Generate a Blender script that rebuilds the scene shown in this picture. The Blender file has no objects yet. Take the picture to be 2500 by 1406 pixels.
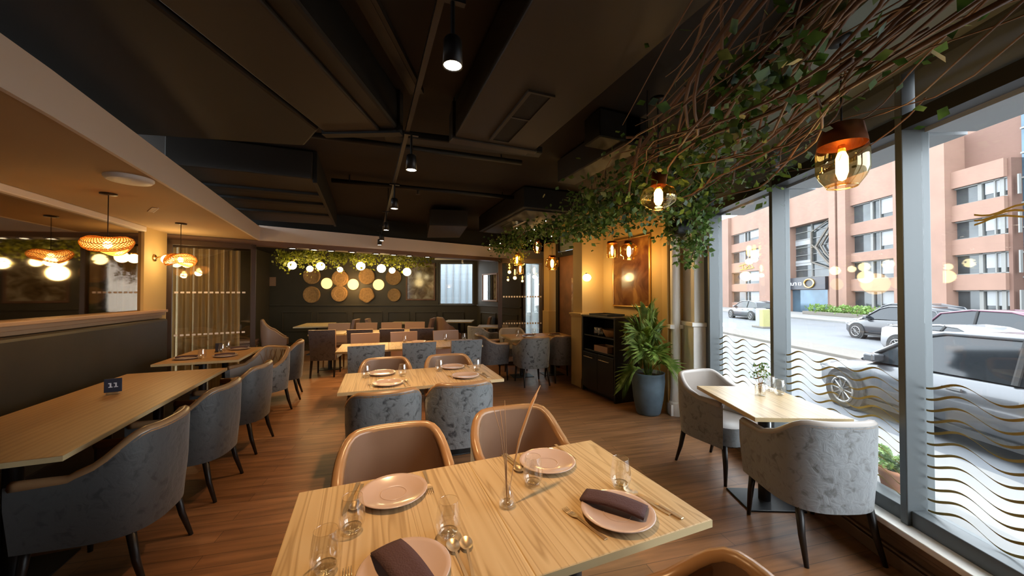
import bpy, math, random
from math import sin, cos, pi, radians as R
random.seed(7)
SC = bpy.context.scene
COL = SC.collection

# ------------------------------------------------------------------ camera, sky, exposure
cam_d = bpy.data.cameras.new('camera')
cam_d.sensor_width = 36.0
cam_d.lens = 880.0 / 2500 * 36
cam_d.clip_start = 0.02
cam_d.clip_end = 300
cam = bpy.data.objects.new('camera', cam_d)
COL.objects.link(cam)
cam.location = (0, 0, 1.55)
cam.rotation_euler = (R(90 + 0.85), 0, R(-22))
SC.camera = cam
SC.view_settings.view_transform = 'Standard'
SC.view_settings.look = 'None'
SC.view_settings.exposure = 0.0
SC.view_settings.gamma = 1.0
SC.view_settings.use_curve_mapping = False
SC.cycles.use_denoising = True
SC.cycles.max_bounces = 8
SC.cycles.transparent_max_bounces = 16
SC.cycles.sample_clamp_indirect = 6.0

wd = bpy.data.worlds.new('overcast_sky')
SC.world = wd
wd.use_nodes = True
bg = wd.node_tree.nodes['Background']
bg.inputs[0].default_value = (0.86, 0.93, 1.0, 1)
bg.inputs[1].default_value = 9.0

# ------------------------------------------------------------------ materials
def new_mat(name):
    m = bpy.data.materials.new(name)
    m.use_nodes = True
    nt = m.node_tree
    return m, nt, nt.nodes['Principled BSDF'], nt.nodes['Material Output']

def sm(name, col, rough=0.6, metal=0.0, var=0.0, vscale=8.0, spec=0.5, bump=0.0, bscale=60.0, sheen=0.0, coat=0.0):
    m, nt, b, o = new_mat(name)
    b.inputs['Base Color'].default_value = (*col, 1)
    b.inputs['Roughness'].default_value = rough
    b.inputs['Metallic'].default_value = metal
    b.inputs['Specular IOR Level'].default_value = spec
    if sheen:
        b.inputs['Sheen Weight'].default_value = sheen
    if coat:
        b.inputs['Coat Weight'].default_value = coat
    if var or bump:
        tc = nt.nodes.new('ShaderNodeTexCoord')
    if var:
        n = nt.nodes.new('ShaderNodeTexNoise')
        n.inputs['Scale'].default_value = vscale
        n.inputs['Detail'].default_value = 4
        nt.links.new(tc.outputs['Object'], n.inputs['Vector'])
        r = nt.nodes.new('ShaderNodeValToRGB')
        r.color_ramp.elements[0].position = 0.35
        r.color_ramp.elements[1].position = 0.68
        r.color_ramp.elements[0].color = (*[c * (1 - var) for c in col], 1)
        r.color_ramp.elements[1].color = (*[min(1, c * (1 + var)) for c in col], 1)
        nt.links.new(n.outputs['Fac'], r.inputs['Fac'])
        nt.links.new(r.outputs['Color'], b.inputs['Base Color'])
    if bump:
        n2 = nt.nodes.new('ShaderNodeTexNoise')
        n2.inputs['Scale'].default_value = bscale
        nt.links.new(tc.outputs['Object'], n2.inputs['Vector'])
        bp = nt.nodes.new('ShaderNodeBump')
        bp.inputs['Strength'].default_value = bump
        bp.inputs['Distance'].default_value = 0.02
        nt.links.new(n2.outputs['Fac'], bp.inputs['Height'])
        nt.links.new(bp.outputs['Normal'], b.inputs['Normal'])
    return m

def em(name, col, s):
    m, nt, b, o = new_mat(name)
    b.inputs['Base Color'].default_value = (*col, 1)
    b.inputs['Emission Color'].default_value = (*col, 1)
    b.inputs['Emission Strength'].default_value = s
    return m

def glass(name, tint=(1, 1, 1), ior=1.45, gloss=(1, 1, 1), add=0.0):
    m, nt, b, o = new_mat(name)
    nt.nodes.remove(b)
    t = nt.nodes.new('ShaderNodeBsdfTransparent')
    t.inputs[0].default_value = (*tint, 1)
    g = nt.nodes.new('ShaderNodeBsdfGlossy')
    g.inputs['Roughness'].default_value = 0.02
    g.inputs['Color'].default_value = (*gloss, 1)
    lw = nt.nodes.new('ShaderNodeLayerWeight')
    pw = nt.nodes.new('ShaderNodeMath')
    pw.operation = 'POWER'
    pw.inputs[1].default_value = 4.0
    nt.links.new(lw.outputs['Facing'], pw.inputs[0])
    ma = nt.nodes.new('ShaderNodeMath')
    ma.operation = 'MULTIPLY_ADD'
    ma.use_clamp = True
    ma.inputs[1].default_value = 0.8
    ma.inputs[2].default_value = 0.035 + add
    nt.links.new(pw.outputs[0], ma.inputs[0])
    fac = ma.outputs[0]
    mx = nt.nodes.new('ShaderNodeMixShader')
    nt.links.new(fac, mx.inputs[0])
    nt.links.new(t.outputs[0], mx.inputs[1])
    nt.links.new(g.outputs[0], mx.inputs[2])
    nt.links.new(mx.outputs[0], o.inputs['Surface'])
    return m

def wood(name, light, dark, axis='Y', scale=9.0, rough=0.4, stretch=0.09, coat=0.0, contrast=(0.42, 0.62), noise=2.0):
    """long grained board: streaks run along the given local axis"""
    m, nt, b, o = new_mat(name)
    tc = nt.nodes.new('ShaderNodeTexCoord')
    mp = nt.nodes.new('ShaderNodeMapping')
    sc = [scale, scale, scale]
    sc['XYZ'.index(axis)] = scale * stretch
    mp.inputs['Scale'].default_value = sc
    nt.links.new(tc.outputs['Object'], mp.inputs['Vector'])
    n = nt.nodes.new('ShaderNodeTexNoise')
    n.inputs['Scale'].default_value = 1.0
    n.inputs['Detail'].default_value = 5
    n.inputs['Distortion'].default_value = noise * 0.25
    nt.links.new(mp.outputs[0], n.inputs['Vector'])
    w = nt.nodes.new('ShaderNodeTexWave')
    w.inputs['Scale'].default_value = 0.55
    w.inputs['Distortion'].default_value = 9
    w.inputs['Detail'].default_value = 4
    w.inputs['Detail Scale'].default_value = 0.8
    w.bands_direction = 'X' if axis != 'X' else 'Y'
    nt.links.new(mp.outputs[0], w.inputs['Vector'])
    mi = nt.nodes.new('ShaderNodeMix')
    mi.data_type = 'FLOAT'
    mi.inputs[0].default_value = 0.28
    nt.links.new(n.outputs['Fac'], mi.inputs[2])
    nt.links.new(w.outputs['Fac'], mi.inputs[3])
    r = nt.nodes.new('ShaderNodeValToRGB')
    r.color_ramp.elements[0].position = contrast[0] - 0.12
    r.color_ramp.elements[1].position = contrast[1]
    r.color_ramp.elements[0].color = (*dark, 1)
    r.color_ramp.elements[1].color = (*light, 1)
    nt.links.new(mi.outputs[0], r.inputs['Fac'])
    nt.links.new(r.outputs['Color'], b.inputs['Base Color'])
    b.inputs['Roughness'].default_value = rough
    if coat:
        b.inputs['Coat Weight'].default_value = coat
        b.inputs['Coat Roughness'].default_value = 0.2
    return m

def zebra(name, light, mid, dark, axis='Y', across=12.0, along=0.45, rough=0.36):
    """pale board with thin wandering dark grain lines along the given axis"""
    m, nt, b, o = new_mat(name)
    tc = nt.nodes.new('ShaderNodeTexCoord')
    mp = nt.nodes.new('ShaderNodeMapping')
    sc = [across, across, across]
    sc['XYZ'.index(axis)] = along
    mp.inputs['Scale'].default_value = sc
    oi = nt.nodes.new('ShaderNodeObjectInfo')
    ad = nt.nodes.new('ShaderNodeVectorMath')
    ad.operation = 'ADD'
    nt.links.new(tc.outputs['Object'], ad.inputs[0])
    nt.links.new(oi.outputs['Random'], ad.inputs[1])
    nt.links.new(ad.outputs[0], mp.inputs['Vector'])
    n = nt.nodes.new('ShaderNodeTexNoise')
    n.inputs['Scale'].default_value = 1.0
    n.inputs['Detail'].default_value = 2.2
    n.inputs['Roughness'].default_value = 0.5
    n.inputs['Distortion'].default_value = 0.35
    nt.links.new(mp.outputs[0], n.inputs['Vector'])
    r = nt.nodes.new('ShaderNodeValToRGB')
    cr = r.color_ramp
    stops = [(0.22, light), (0.33, mid), (0.352, dark), (0.375, light), (0.43, mid), (0.448, dark), (0.47, light), (0.515, mid), (0.53, dark), (0.552, light), (0.60, mid), (0.615, dark), (0.64, light), (0.72, mid)]
    while len(cr.elements) < len(stops):
        cr.elements.new(0.5)
    for i, (p, c) in enumerate(stops):
        cr.elements[i].position = p
        cr.elements[i].color = (*c, 1)
    nt.links.new(n.outputs['Fac'], r.inputs['Fac'])
    nt.links.new(r.outputs['Color'], b.inputs['Base Color'])
    b.inputs['Roughness'].default_value = rough
    return m

def velvet(name, c0, c1, rough=0.5, bump=0.25):
    m, nt, b, o = new_mat(name)
    tc = nt.nodes.new('ShaderNodeTexCoord')
    n = nt.nodes.new('ShaderNodeTexNoise')
    n.inputs['Scale'].default_value = 17
    n.inputs['Detail'].default_value = 5
    n.inputs['Roughness'].default_value = 0.55
    n.inputs['Distortion'].default_value = 0.9
    nt.links.new(tc.outputs['Object'], n.inputs['Vector'])
    r = nt.nodes.new('ShaderNodeValToRGB')
    e = r.color_ramp.elements
    e[0].position, e[1].position = 0.33, 0.47
    e[0].color, e[1].color = (*c0, 1), (*c1, 1)
    nt.links.new(n.outputs['Fac'], r.inputs['Fac'])
    nt.links.new(r.outputs['Color'], b.inputs['Base Color'])
    b.inputs['Roughness'].default_value = rough
    b.inputs['Sheen Weight'].default_value = 0.35
    bp = nt.nodes.new('ShaderNodeBump')
    bp.inputs['Strength'].default_value = bump
    bp.inputs['Distance'].default_value = 0.03
    nt.links.new(n.outputs['Fac'], bp.inputs['Height'])
    nt.links.new(bp.outputs['Normal'], b.inputs['Normal'])
    return m

def floor_mat():
    m, nt, b, o = new_mat('floor_boards')
    tc = nt.nodes.new('ShaderNodeTexCoord')
    mp = nt.nodes.new('ShaderNodeMapping')
    mp.inputs['Rotation'].default_value = (0, 0, R(8))
    nt.links.new(tc.outputs['Object'], mp.inputs['Vector'])
    br = nt.nodes.new('ShaderNodeTexBrick')
    br.inputs['Color1'].default_value = (0.235, 0.105, 0.041, 1)
    br.inputs['Color2'].default_value = (0.315, 0.148, 0.063, 1)
    br.inputs['Mortar'].default_value = (0.09, 0.045, 0.022, 1)
    br.inputs['Scale'].default_value = 1.0
    br.inputs['Mortar Size'].default_value = 0.0018
    br.inputs['Brick Width'].default_value = 1.25
    br.inputs['Row Height'].default_value = 0.115
    nt.links.new(mp.outputs[0], br.inputs['Vector'])
    mp2 = nt.nodes.new('ShaderNodeMapping')
    mp2.inputs['Scale'].default_value = (2.0, 22, 1)
    nt.links.new(mp.outputs[0], mp2.inputs['Vector'])
    n = nt.nodes.new('ShaderNodeTexNoise')
    n.inputs['Scale'].default_value = 1.0
    n.inputs['Detail'].default_value = 6
    nt.links.new(mp2.outputs[0], n.inputs['Vector'])
    mr = nt.nodes.new('ShaderNodeMapRange')
    mr.inputs[1].default_value, mr.inputs[2].default_value = 0.3, 0.7
    mr.inputs[3].default_value, mr.inputs[4].default_value = 0.62, 1.3
    nt.links.new(n.outputs['Fac'], mr.inputs[0])
    mx = nt.nodes.new('ShaderNodeVectorMath')
    mx.operation = 'SCALE'
    nt.links.new(br.outputs['Color'], mx.inputs[0])
    nt.links.new(mr.outputs[0], mx.inputs['Scale'])
    nt.links.new(mx.outputs[0], b.inputs['Base Color'])
    b.inputs['Roughness'].default_value = 0.40
    b.inputs['Specular IOR Level'].default_value = 0.6
    return m

def weave_mat():
    m, nt, b, o = new_mat('rattan_weave')
    tc = nt.nodes.new('ShaderNodeTexCoord')
    ck = nt.nodes.new('ShaderNodeTexNoise')
    ck.inputs['Scale'].default_value = 40
    nt.links.new(tc.outputs['Object'], ck.inputs['Vector'])
    r = nt.nodes.new('ShaderNodeValToRGB')
    r.color_ramp.elements[0].color = (0.40, 0.20, 0.04, 1)
    r.color_ramp.elements[1].color = (0.85, 0.52, 0.14, 1)
    nt.links.new(ck.outputs['Fac'], r.inputs['Fac'])
    nt.links.new(r.outputs['Color'], b.inputs['Base Color'])
    b.inputs['Roughness'].default_value = 0.7
    tr = nt.nodes.new('ShaderNodeBsdfTranslucent')
    nt.links.new(r.outputs['Color'], tr.inputs['Color'])
    ms = nt.nodes.new('ShaderNodeMixShader')
    ms.inputs[0].default_value = 0.5
    nt.links.new(b.outputs[0], ms.inputs[1])
    nt.links.new(tr.outputs[0], ms.inputs[2])
    nt.links.new(ms.outputs[0], o.inputs['Surface'])
    return m

def leaf_mat(name, c0, c1, trans=0.35):
    m, nt, b, o = new_mat(name)
    tc = nt.nodes.new('ShaderNodeTexCoord')
    n = nt.nodes.new('ShaderNodeTexNoise')
    n.inputs['Scale'].default_value = 14
    nt.links.new(tc.outputs['Object'], n.inputs['Vector'])
    r = nt.nodes.new('ShaderNodeValToRGB')
    r.color_ramp.elements[0].position, r.color_ramp.elements[1].position = 0.38, 0.66
    r.color_ramp.elements[0].color, r.color_ramp.elements[1].color = (*c0, 1), (*c1, 1)
    nt.links.new(n.outputs['Fac'], r.inputs['Fac'])
    nt.links.new(r.outputs['Color'], b.inputs['Base Color'])
    b.inputs['Roughness'].default_value = 0.45
    tr = nt.nodes.new('ShaderNodeBsdfTranslucent')
    nt.links.new(r.outputs['Color'], tr.inputs['Color'])
    ms = nt.nodes.new('ShaderNodeMixShader')
    ms.inputs[0].default_value = trans
    nt.links.new(b.outputs[0], ms.inputs[1])
    nt.links.new(tr.outputs[0], ms.inputs[2])
    nt.links.new(ms.outputs[0], o.inputs['Surface'])
    return m

def curtain_mat():
    m, nt, b, o = new_mat('cream_curtain')
    b.inputs['Base Color'].default_value = (0.62, 0.50, 0.30, 1)
    b.inputs['Roughness'].default_value = 0.9
    return m

def art_mat(name, cols, scale):
    m, nt, b, o = new_mat(name)
    tc = nt.nodes.new('ShaderNodeTexCoord')
    n = nt.nodes.new('ShaderNodeTexNoise')
    n.inputs['Scale'].default_value = scale
    n.inputs['Detail'].default_value = 5
    n.inputs['Distortion'].default_value = 1.0
    nt.links.new(tc.outputs['Object'], n.inputs['Vector'])
    r = nt.nodes.new('ShaderNodeValToRGB')
    while len(r.color_ramp.elements) < len(cols):
        r.color_ramp.elements.new(0.5)
    for i, c in enumerate(cols):
        r.color_ramp.elements[i].position = 0.3 + 0.42 * i / (len(cols) - 1)
        r.color_ramp.elements[i].color = (*c, 1)
    nt.links.new(n.outputs['Fac'], r.inputs['Fac'])
    nt.links.new(r.outputs['Color'], b.inputs['Base Color'])
    b.inputs['Roughness'].default_value = 0.12
    return m

M = dict(
    floor=floor_mat(),
    far_floor_shade=sm('shaded_far_floor', (0.035, 0.022, 0.014), 0.5),
    ceil=sm('black_ceiling', (0.011, 0.0075, 0.0055), 0.75, var=0.25, vscale=1.5),
    duct=sm('painted_duct', (0.022, 0.0175, 0.0135), 0.55, var=0.12, vscale=2),
    ductd=sm('dark_duct', (0.006, 0.0062, 0.0062), 0.6),
    soffit=sm('cream_soffit', (0.47, 0.33, 0.18), 0.85),
    fascia=sm('white_fascia', (0.74, 0.65, 0.57), 0.7),
    wsoffit=sm('grey_green_soffit', (0.22, 0.245, 0.20), 0.8),
    olive=sm('olive_wall', (0.055, 0.045, 0.028), 0.55, var=0.1, vscale=2),
    cream=sm('cream_wall', (0.52, 0.36, 0.145), 0.75),
    white=sm('offwhite_paint', (0.88, 0.84, 0.77), 0.5),
    brownp=sm('brown_panel', (0.16, 0.085, 0.045), 0.5),
    ledge=sm('pinkish_ledge', (0.36, 0.22, 0.13), 0.5),
    bench=sm('brown_bench_leather', (0.030, 0.022, 0.013), 0.5, var=0.15, vscale=3),
    frame=sm('grey_metal_frame', (0.105, 0.117, 0.121), 0.4, 0.3),
    framed=sm('dark_metal_frame', (0.02, 0.018, 0.016), 0.4, 0.3),
    framebr=sm('bronze_frame', (0.06, 0.035, 0.022), 0.35, 0.3),
    blind=sm('grey_blind', (0.15, 0.18, 0.215), 0.6),
    glass=glass('window_glass', (0.97, 0.98, 0.98), 1.45),
    glassd=glass('partition_glass', (0.82, 0.80, 0.76), 1.5, add=0.06),
    mirror=sm('dark_mirror', (0.34, 0.27, 0.20), 0.035, 1.0),
    mirror2=sm('wall_mirror', (0.7, 0.7, 0.7), 0.03, 1.0),
    gold=sm('gold_decal', (0.36, 0.27, 0.06), 0.4, 0.2),
    goldm=sm('gold_metal', (0.75, 0.48, 0.16), 0.28, 1.0),
    table=zebra('zebra_ash', (0.62, 0.455, 0.25), (0.56, 0.395, 0.205), (0.40, 0.265, 0.125)),
    tableb=wood('oak_table', (0.42, 0.235, 0.09), (0.35, 0.185, 0.065), 'Y', 14.0, 0.42, 0.05),
    tedge=sm('table_edge', (0.62, 0.47, 0.25), 0.45),
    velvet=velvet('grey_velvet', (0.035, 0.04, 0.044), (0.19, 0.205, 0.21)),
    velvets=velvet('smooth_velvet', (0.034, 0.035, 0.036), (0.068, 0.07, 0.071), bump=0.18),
    velvetw=velvet('velvet_daylight_tint', (0.13, 0.13, 0.125), (0.24, 0.25, 0.255), bump=0.22),  # grey velvet made paler, with the window daylight painted into it
    velvetb=velvet('brown_velvet', (0.055, 0.045, 0.042), (0.10, 0.085, 0.08), bump=0.3),
    velvetp=velvet('plum_velvet', (0.05, 0.042, 0.045), (0.095, 0.082, 0.088), bump=0.25),
    leather=sm('taupe_leather', (0.25, 0.15, 0.095), 0.33, var=0.08, vscale=3),
    leatherp=sm('tan_leather', (0.36, 0.21, 0.13), 0.4),
    leatherg=sm('pale_leather', (0.36, 0.31, 0.27), 0.35),
    piping=sm('leather_piping', (0.36, 0.20, 0.095), 0.26),
    leg=sm('black_leg', (0.018, 0.013, 0.011), 0.4),
    legw=sm('oak_leg', (0.42, 0.24, 0.10), 0.45),
    void=sm('unlit_black', (0.002, 0.002, 0.002), 0.8),
    black=sm('black_metal', (0.012, 0.012, 0.013), 0.4),
    cab=sm('black_cabinet', (0.012, 0.013, 0.014), 0.35),
    plate=sm('pink_ceramic', (0.60, 0.44, 0.36), 0.16, coat=0.5),
    napkin=sm('plum_napkin', (0.075, 0.034, 0.034), 0.9, bump=0.3, bscale=200),
    cutlery=sm('steel_cutlery', (0.72, 0.58, 0.40), 0.34, 0.85),
    tumbler=glass('drinking_glass', (0.96, 0.95, 0.92), 1.45, add=0.12),
    bulb=em('filament_bulb', (1.0, 0.66, 0.22), 40),
    bulbg=em('globe_glow', (1.0, 0.80, 0.42), 14),
    disc=em('disc_glow', (1.0, 0.62, 0.20), 1.9),
    spot=em('spot_lens', (1.0, 0.86, 0.66), 18),
    fairy=em('fairy_light', (1.0, 0.85, 0.6), 14),
    rattan=weave_mat(),
    pendglass=glass('pendant_glass', (0.95, 0.78, 0.48), 1.5, gloss=(1, 0.82, 0.5), add=0.14),
    copper=sm('copper_cap', (0.35, 0.12, 0.05), 0.3, 0.9),
    leaf=leaf_mat('ivy_leaf', (0.018, 0.045, 0.008), (0.10, 0.20, 0.035)),
    leafl=leaf_mat('light_leaf', (0.06, 0.13, 0.02), (0.24, 0.36, 0.09)),
    leafy=leaf_mat('leaf_lamplight_tint', (0.13, 0.15, 0.01), (0.46, 0.44, 0.04)),  # ivy turned yellow, the lamp light on it painted into the colour
    palm=leaf_mat('palm_leaf', (0.12, 0.21, 0.03), (0.36, 0.45, 0.11), 0.4),
    twig=sm('twig_bark', (0.13, 0.065, 0.035), 0.6),
    dry=sm('dry_grass', (0.45, 0.26, 0.13), 0.8),
    soil=sm('soil', (0.03, 0.02, 0.012), 0.9),
    pot=sm('blue_grey_planter', (0.10, 0.145, 0.18), 0.5, var=0.25, vscale=5),
    terra=sm('terracotta', (0.50, 0.22, 0.12), 0.7),
    speaker=sm('white_plastic', (0.78, 0.76, 0.72), 0.5),
    navy=sm('navy_card', (0.03, 0.035, 0.055), 0.4),
    ink=sm('white_ink', (0.8, 0.8, 0.8), 0.5),
    basket=sm('woven_basket', (0.33, 0.19, 0.075), 0.75, var=0.2, vscale=20),
    oldwood=sm('old_door_wood', (0.15, 0.065, 0.03), 0.5, var=0.25, vscale=4),
    curtain=curtain_mat(),
    art1=art_mat('dark_art', [(0.06, 0.02, 0.01), (0.12, 0.045, 0.02), (0.20, 0.09, 0.03), (0.35, 0.18, 0.06)], 3.0),
    art2=art_mat('pale_art', [(0.06, 0.035, 0.015), (0.16, 0.11, 0.06), (0.30, 0.25, 0.17), (0.42, 0.38, 0.30)], 5.0),
    art3=art_mat('floral_art', [(0.10, 0.05, 0.03), (0.22, 0.12, 0.07), (0.35, 0.28, 0.2), (0.18, 0.08, 0.04)], 6.0),
    brick=sm('salmon_brick', (0.2054, 0.1201, 0.0885), 0.8, var=0.07, vscale=0.6),
    brickd=sm('brick_reveal', (0.1185, 0.0632, 0.0458), 0.8),
    bglass=sm('office_glass', (0.0553, 0.0616, 0.0648), 0.08, 0.3, var=0.35, vscale=0.5),
    bglassb=sm('blue_office_glass', (0.0553, 0.0948, 0.1304), 0.08, 0.4, var=0.3, vscale=0.5),
    bframe=sm('pale_window_frame', (0.158, 0.158, 0.1501), 0.6),
    spandrel=sm('white_spandrel', (0.2133, 0.2212, 0.2291), 0.5),
    sign=sm('black_sign', (0.03, 0.032, 0.04), 0.4),
    asphalt=sm('asphalt', (0.1019, 0.1087, 0.1189), 0.7, var=0.08, vscale=0.8),
    paving=sm('pavement', (0.1699, 0.1664, 0.1597), 0.8, var=0.06, vscale=1.0),
    kerb=sm('island_paving', (0.1155, 0.1019, 0.0869), 0.8),
    yline=sm('yellow_line', (0.2528, 0.2133, 0.1185), 0.7),
    silver=sm('silver_car', (0.079, 0.0829, 0.0909), 0.3, 0.5, coat=0.5),
    darkcar=sm('charcoal_car', (0.0277, 0.0292, 0.034), 0.3, 0.3, coat=0.5),
    purplecar=sm('purple_car', (0.0948, 0.0277, 0.0514), 0.3, 0.2, coat=0.5),
    whitecar=sm('white_car', (0.2212, 0.2212, 0.2291), 0.3, 0.0, coat=0.5),
    carglass=sm('car_glass', (0.0198, 0.0237, 0.0277), 0.06, 0.3),
    tyre=sm('tyre', (0.02, 0.02, 0.02), 0.8),
    rim=sm('alloy_rim', (0.1975, 0.1975, 0.1975), 0.3, 0.7),
    paleclad=sm('pale_cladding', (0.316, 0.3634, 0.395), 0.7),
    bollard=sm('yellow_bollard', (0.2686, 0.2449, 0.1027), 0.6),
)

# ------------------------------------------------------------------ mesh helper
class MB:
    def __init__(s):
        s.v, s.f = [], []
    def raw(s, v, f):
        k = len(s.v)
        s.v += [tuple(p) for p in v]
        s.f += [tuple(i + k for i in q) for q in f]
        return s
    def box(s, x0, x1, y0, y1, z0, z1):
        return s.raw([(x0, y0, z0), (x1, y0, z0), (x1, y1, z0), (x0, y1, z0), (x0, y0, z1), (x1, y0, z1), (x1, y1, z1), (x0, y1, z1)],
                     [(0, 3, 2, 1), (4, 5, 6, 7), (0, 1, 5, 4), (1, 2, 6, 5), (2, 3, 7, 6), (3, 0, 4, 7)])
    def wallbox(s, a, b, t, z0, z1):
        """upright slab from plan point a to b, thickness t to the left of a->b"""
        dx, dy = b[0] - a[0], b[1] - a[1]
        L = math.hypot(dx, dy)
        nx, ny = -dy / L * t, dx / L * t
        return s.prism([a, b, (b[0] + nx, b[1] + ny), (a[0] + nx, a[1] + ny)], z0, z1)
    def prism(s, poly, z0, z1):
        n = len(poly)
        area = sum(poly[i][0] * poly[(i + 1) % n][1] - poly[(i + 1) % n][0] * poly[i][1] for i in range(n))
        if area < 0:
            poly = poly[::-1]
        v = [(x, y, z0) for x, y in poly] + [(x, y, z1) for x, y in poly]
        f = [tuple(range(n))[::-1], tuple(range(n, 2 * n))] + [(i, (i + 1) % n, n + (i + 1) % n, n + i) for i in range(n)]
        return s.raw(v, f)
    def lathe(s, prof, n=20, c=(0, 0, 0), sx=1.0, sy=1.0):
        v, f = [], []
        for r, z in prof:
            for k in range(n):
                a = 2 * pi * k / n
                v.append((c[0] + r * cos(a) * sx, c[1] + r * sin(a) * sy, c[2] + z))
        for i in range(len(prof) - 1):
            for k in range(n):
                k2 = (k + 1) % n
                f.append((i * n + k, i * n + k2, (i + 1) * n + k2, (i + 1) * n + k))
        return s.raw(v, f)
    def disc(s, r, z, n=20, c=(0, 0)):
        return s.raw([(c[0] + r * cos(2 * pi * k / n), c[1] + r * sin(2 * pi * k / n), z) for k in range(n)], [tuple(range(n))])
    def ball(s, c, r, n=14, sz=1.0):
        prof = [(max(1e-4, r * sin(pi * i / 9)), -r * sz * cos(pi * i / 9)) for i in range(10)]
        return s.lathe(prof, n, c)
    def tube(s, pts, r, n=6, cap=True):
        rs = r if isinstance(r, (list, tuple)) else [r] * len(pts)
        v, f = [], []
        m = len(pts)
        up0 = None
        for i, p in enumerate(pts):
            a = pts[max(0, i - 1)]
            b = pts[min(m - 1, i + 1)]
            t = [b[j] - a[j] for j in range(3)]
            L = math.sqrt(sum(q * q for q in t)) or 1
            t = [q / L for q in t]
            ref = (0, 0, 1) if abs(t[2]) < 0.9 else (1, 0, 0)
            if up0 is not None:
                ref = up0
            d = sum(ref[j] * t[j] for j in range(3))
            u = [ref[j] - d * t[j] for j in range(3)]
            L = math.sqrt(sum(q * q for q in u)) or 1
            u = [q / L for q in u]
            up0 = u
            w = [t[1] * u[2] - t[2] * u[1], t[2] * u[0] - t[0] * u[2], t[0] * u[1] - t[1] * u[0]]
            for k in range(n):
                ca, sa = cos(2 * pi * k / n) * rs[i], sin(2 * pi * k / n) * rs[i]
                v.append((p[0] + u[0] * ca + w[0] * sa, p[1] + u[1] * ca + w[1] * sa, p[2] + u[2] * ca + w[2] * sa))
        for i in range(m - 1):
            for k in range(n):
                k2 = (k + 1) % n
                f.append((i * n + k, i * n + k2, (i + 1) * n + k2, (i + 1) * n + k))
        if cap:
            f.append(tuple(range(n))[::-1])
            f.append(tuple(range((m - 1) * n, m * n)))
        return s.raw(v, f)
    def grid(s, fn, nu, nv, closed_u=False):
        v = [fn(i / (nu if closed_u else nu - 1), j / (nv - 1)) for j in range(nv) for i in range(nu)]
        f = []
        for j in range(nv - 1):
            for i in range(nu if closed_u else nu - 1):
                i2 = (i + 1) % nu
                f.append((j * nu + i, j * nu + i2, (j + 1) * nu + i2, (j + 1) * nu + i))
        return s.raw(v, f)
    def leaf(s, p, d, size, tilt=None):
        """one pointed leaf at p, pointing along d"""
        L = math.sqrt(sum(q * q for q in d)) or 1
        d = [q / L for q in d]
        a = [random.gauss(0, 1) for _ in range(3)]
        k = sum(a[j] * d[j] for j in range(3))
        a = [a[j] - k * d[j] for j in range(3)]
        L = math.sqrt(sum(q * q for q in a)) or 1
        a = [q / L * size * 0.36 for q in a]
        e = [p[j] + d[j] * size for j in range(3)]
        m1 = [p[j] + d[j] * size * 0.42 + a[j] for j in range(3)]
        m2 = [p[j] + d[j] * size * 0.42 - a[j] for j in range(3)]
        return s.raw([p, m1, e, m2], [(0, 1, 2), (0, 2, 3)])
    def mesh(s, name, mat, smooth=False):
        me = bpy.data.meshes.new(name)
        me.from_pydata(s.v, [], s.f)
        if mat is not None:
            me.materials.append(M[mat] if isinstance(mat, str) else mat)
        if smooth:
            me.shade_smooth()
        me.update()
        return me
    def build(s, name, mat, parent=None, smooth=False, bevel=0.0, solid=0.0, auto=None):
        o = bpy.data.objects.new(name, s.mesh(name, mat, smooth))
        COL.objects.link(o)
        if parent is not None:
            o.parent = parent
        if solid:
            q = o.modifiers.new('solid', 'SOLIDIFY')
            q.thickness = solid
            q.offset = 0
        if bevel:
            q = o.modifiers.new('bevel', 'BEVEL')
            q.width = bevel
            q.segments = 2
            q.limit_method = 'ANGLE'
            q.angle_limit = R(40)
        return o

def tag(o, label=None, cat=None, group=None, kind=None):
    if label: o['label'] = label
    if cat: o['category'] = cat
    if group: o['group'] = group
    if kind: o['kind'] = kind
    return o

def thing(name, label, cat, loc=(0, 0, 0), rz=0.0, group=None):
    o = bpy.data.objects.new(name, None)
    o.empty_display_size = 0.1
    COL.objects.link(o)
    o.location = loc
    o.rotation_euler = (0, 0, rz)
    return tag(o, label, cat, group)

def structure(name, mb, mat, parent=None, bevel=0.0, smooth=False):
    o = mb.build(name, mat, parent, smooth, bevel)
    if parent is None:
        o['kind'] = 'structure'
    return o

def kids(o):
    return [c for c in ALL() if c.parent == o]

def ALL():
    return list(COL.objects)

def dup(root, loc, rz, label, group=None, scale=None):
    def rec(o, par):
        c = o.copy()
        COL.objects.link(c)
        c.parent = par
        for ch in list(o.children):
            rec(ch, c)
        return c
    r = rec(root, None)
    r.location = loc
    r.rotation_euler = (0, 0, rz)
    if scale:
        r.scale = (scale,) * 3
    r['label'] = label
    if group:
        r['group'] = group
    return r

class Kit:
    """first use builds the thing, later uses copy it with its parts"""
    def __init__(s, maker):
        s.maker, s.proto = maker, None
    def __call__(s, loc, rz, label, group=None):
        if s.proto is None:
            s.proto = s.maker()
            r = s.proto
            r.location = loc
            r.rotation_euler = (0, 0, rz)
            r['label'] = label
            if group:
                r['group'] = group
            return r
        return dup(s.proto, loc, rz, label, group)

def light(name, kind, loc, power, col, parent=None, radius=0.03, angle=None, blend=0.6, rot=None):
    d = bpy.data.lights.new(name, kind)
    d.energy = power
    d.color = col
    if kind in ('POINT', 'SPOT'):
        d.shadow_soft_size = radius
    if kind == 'SPOT':
        d.spot_size = angle
        d.spot_blend = blend
    o = bpy.data.objects.new(name, d)
    COL.objects.link(o)
    o.location = loc
    if rot:
        o.rotation_euler = rot
    if parent is not None:
        o.parent = parent
    return o

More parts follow.
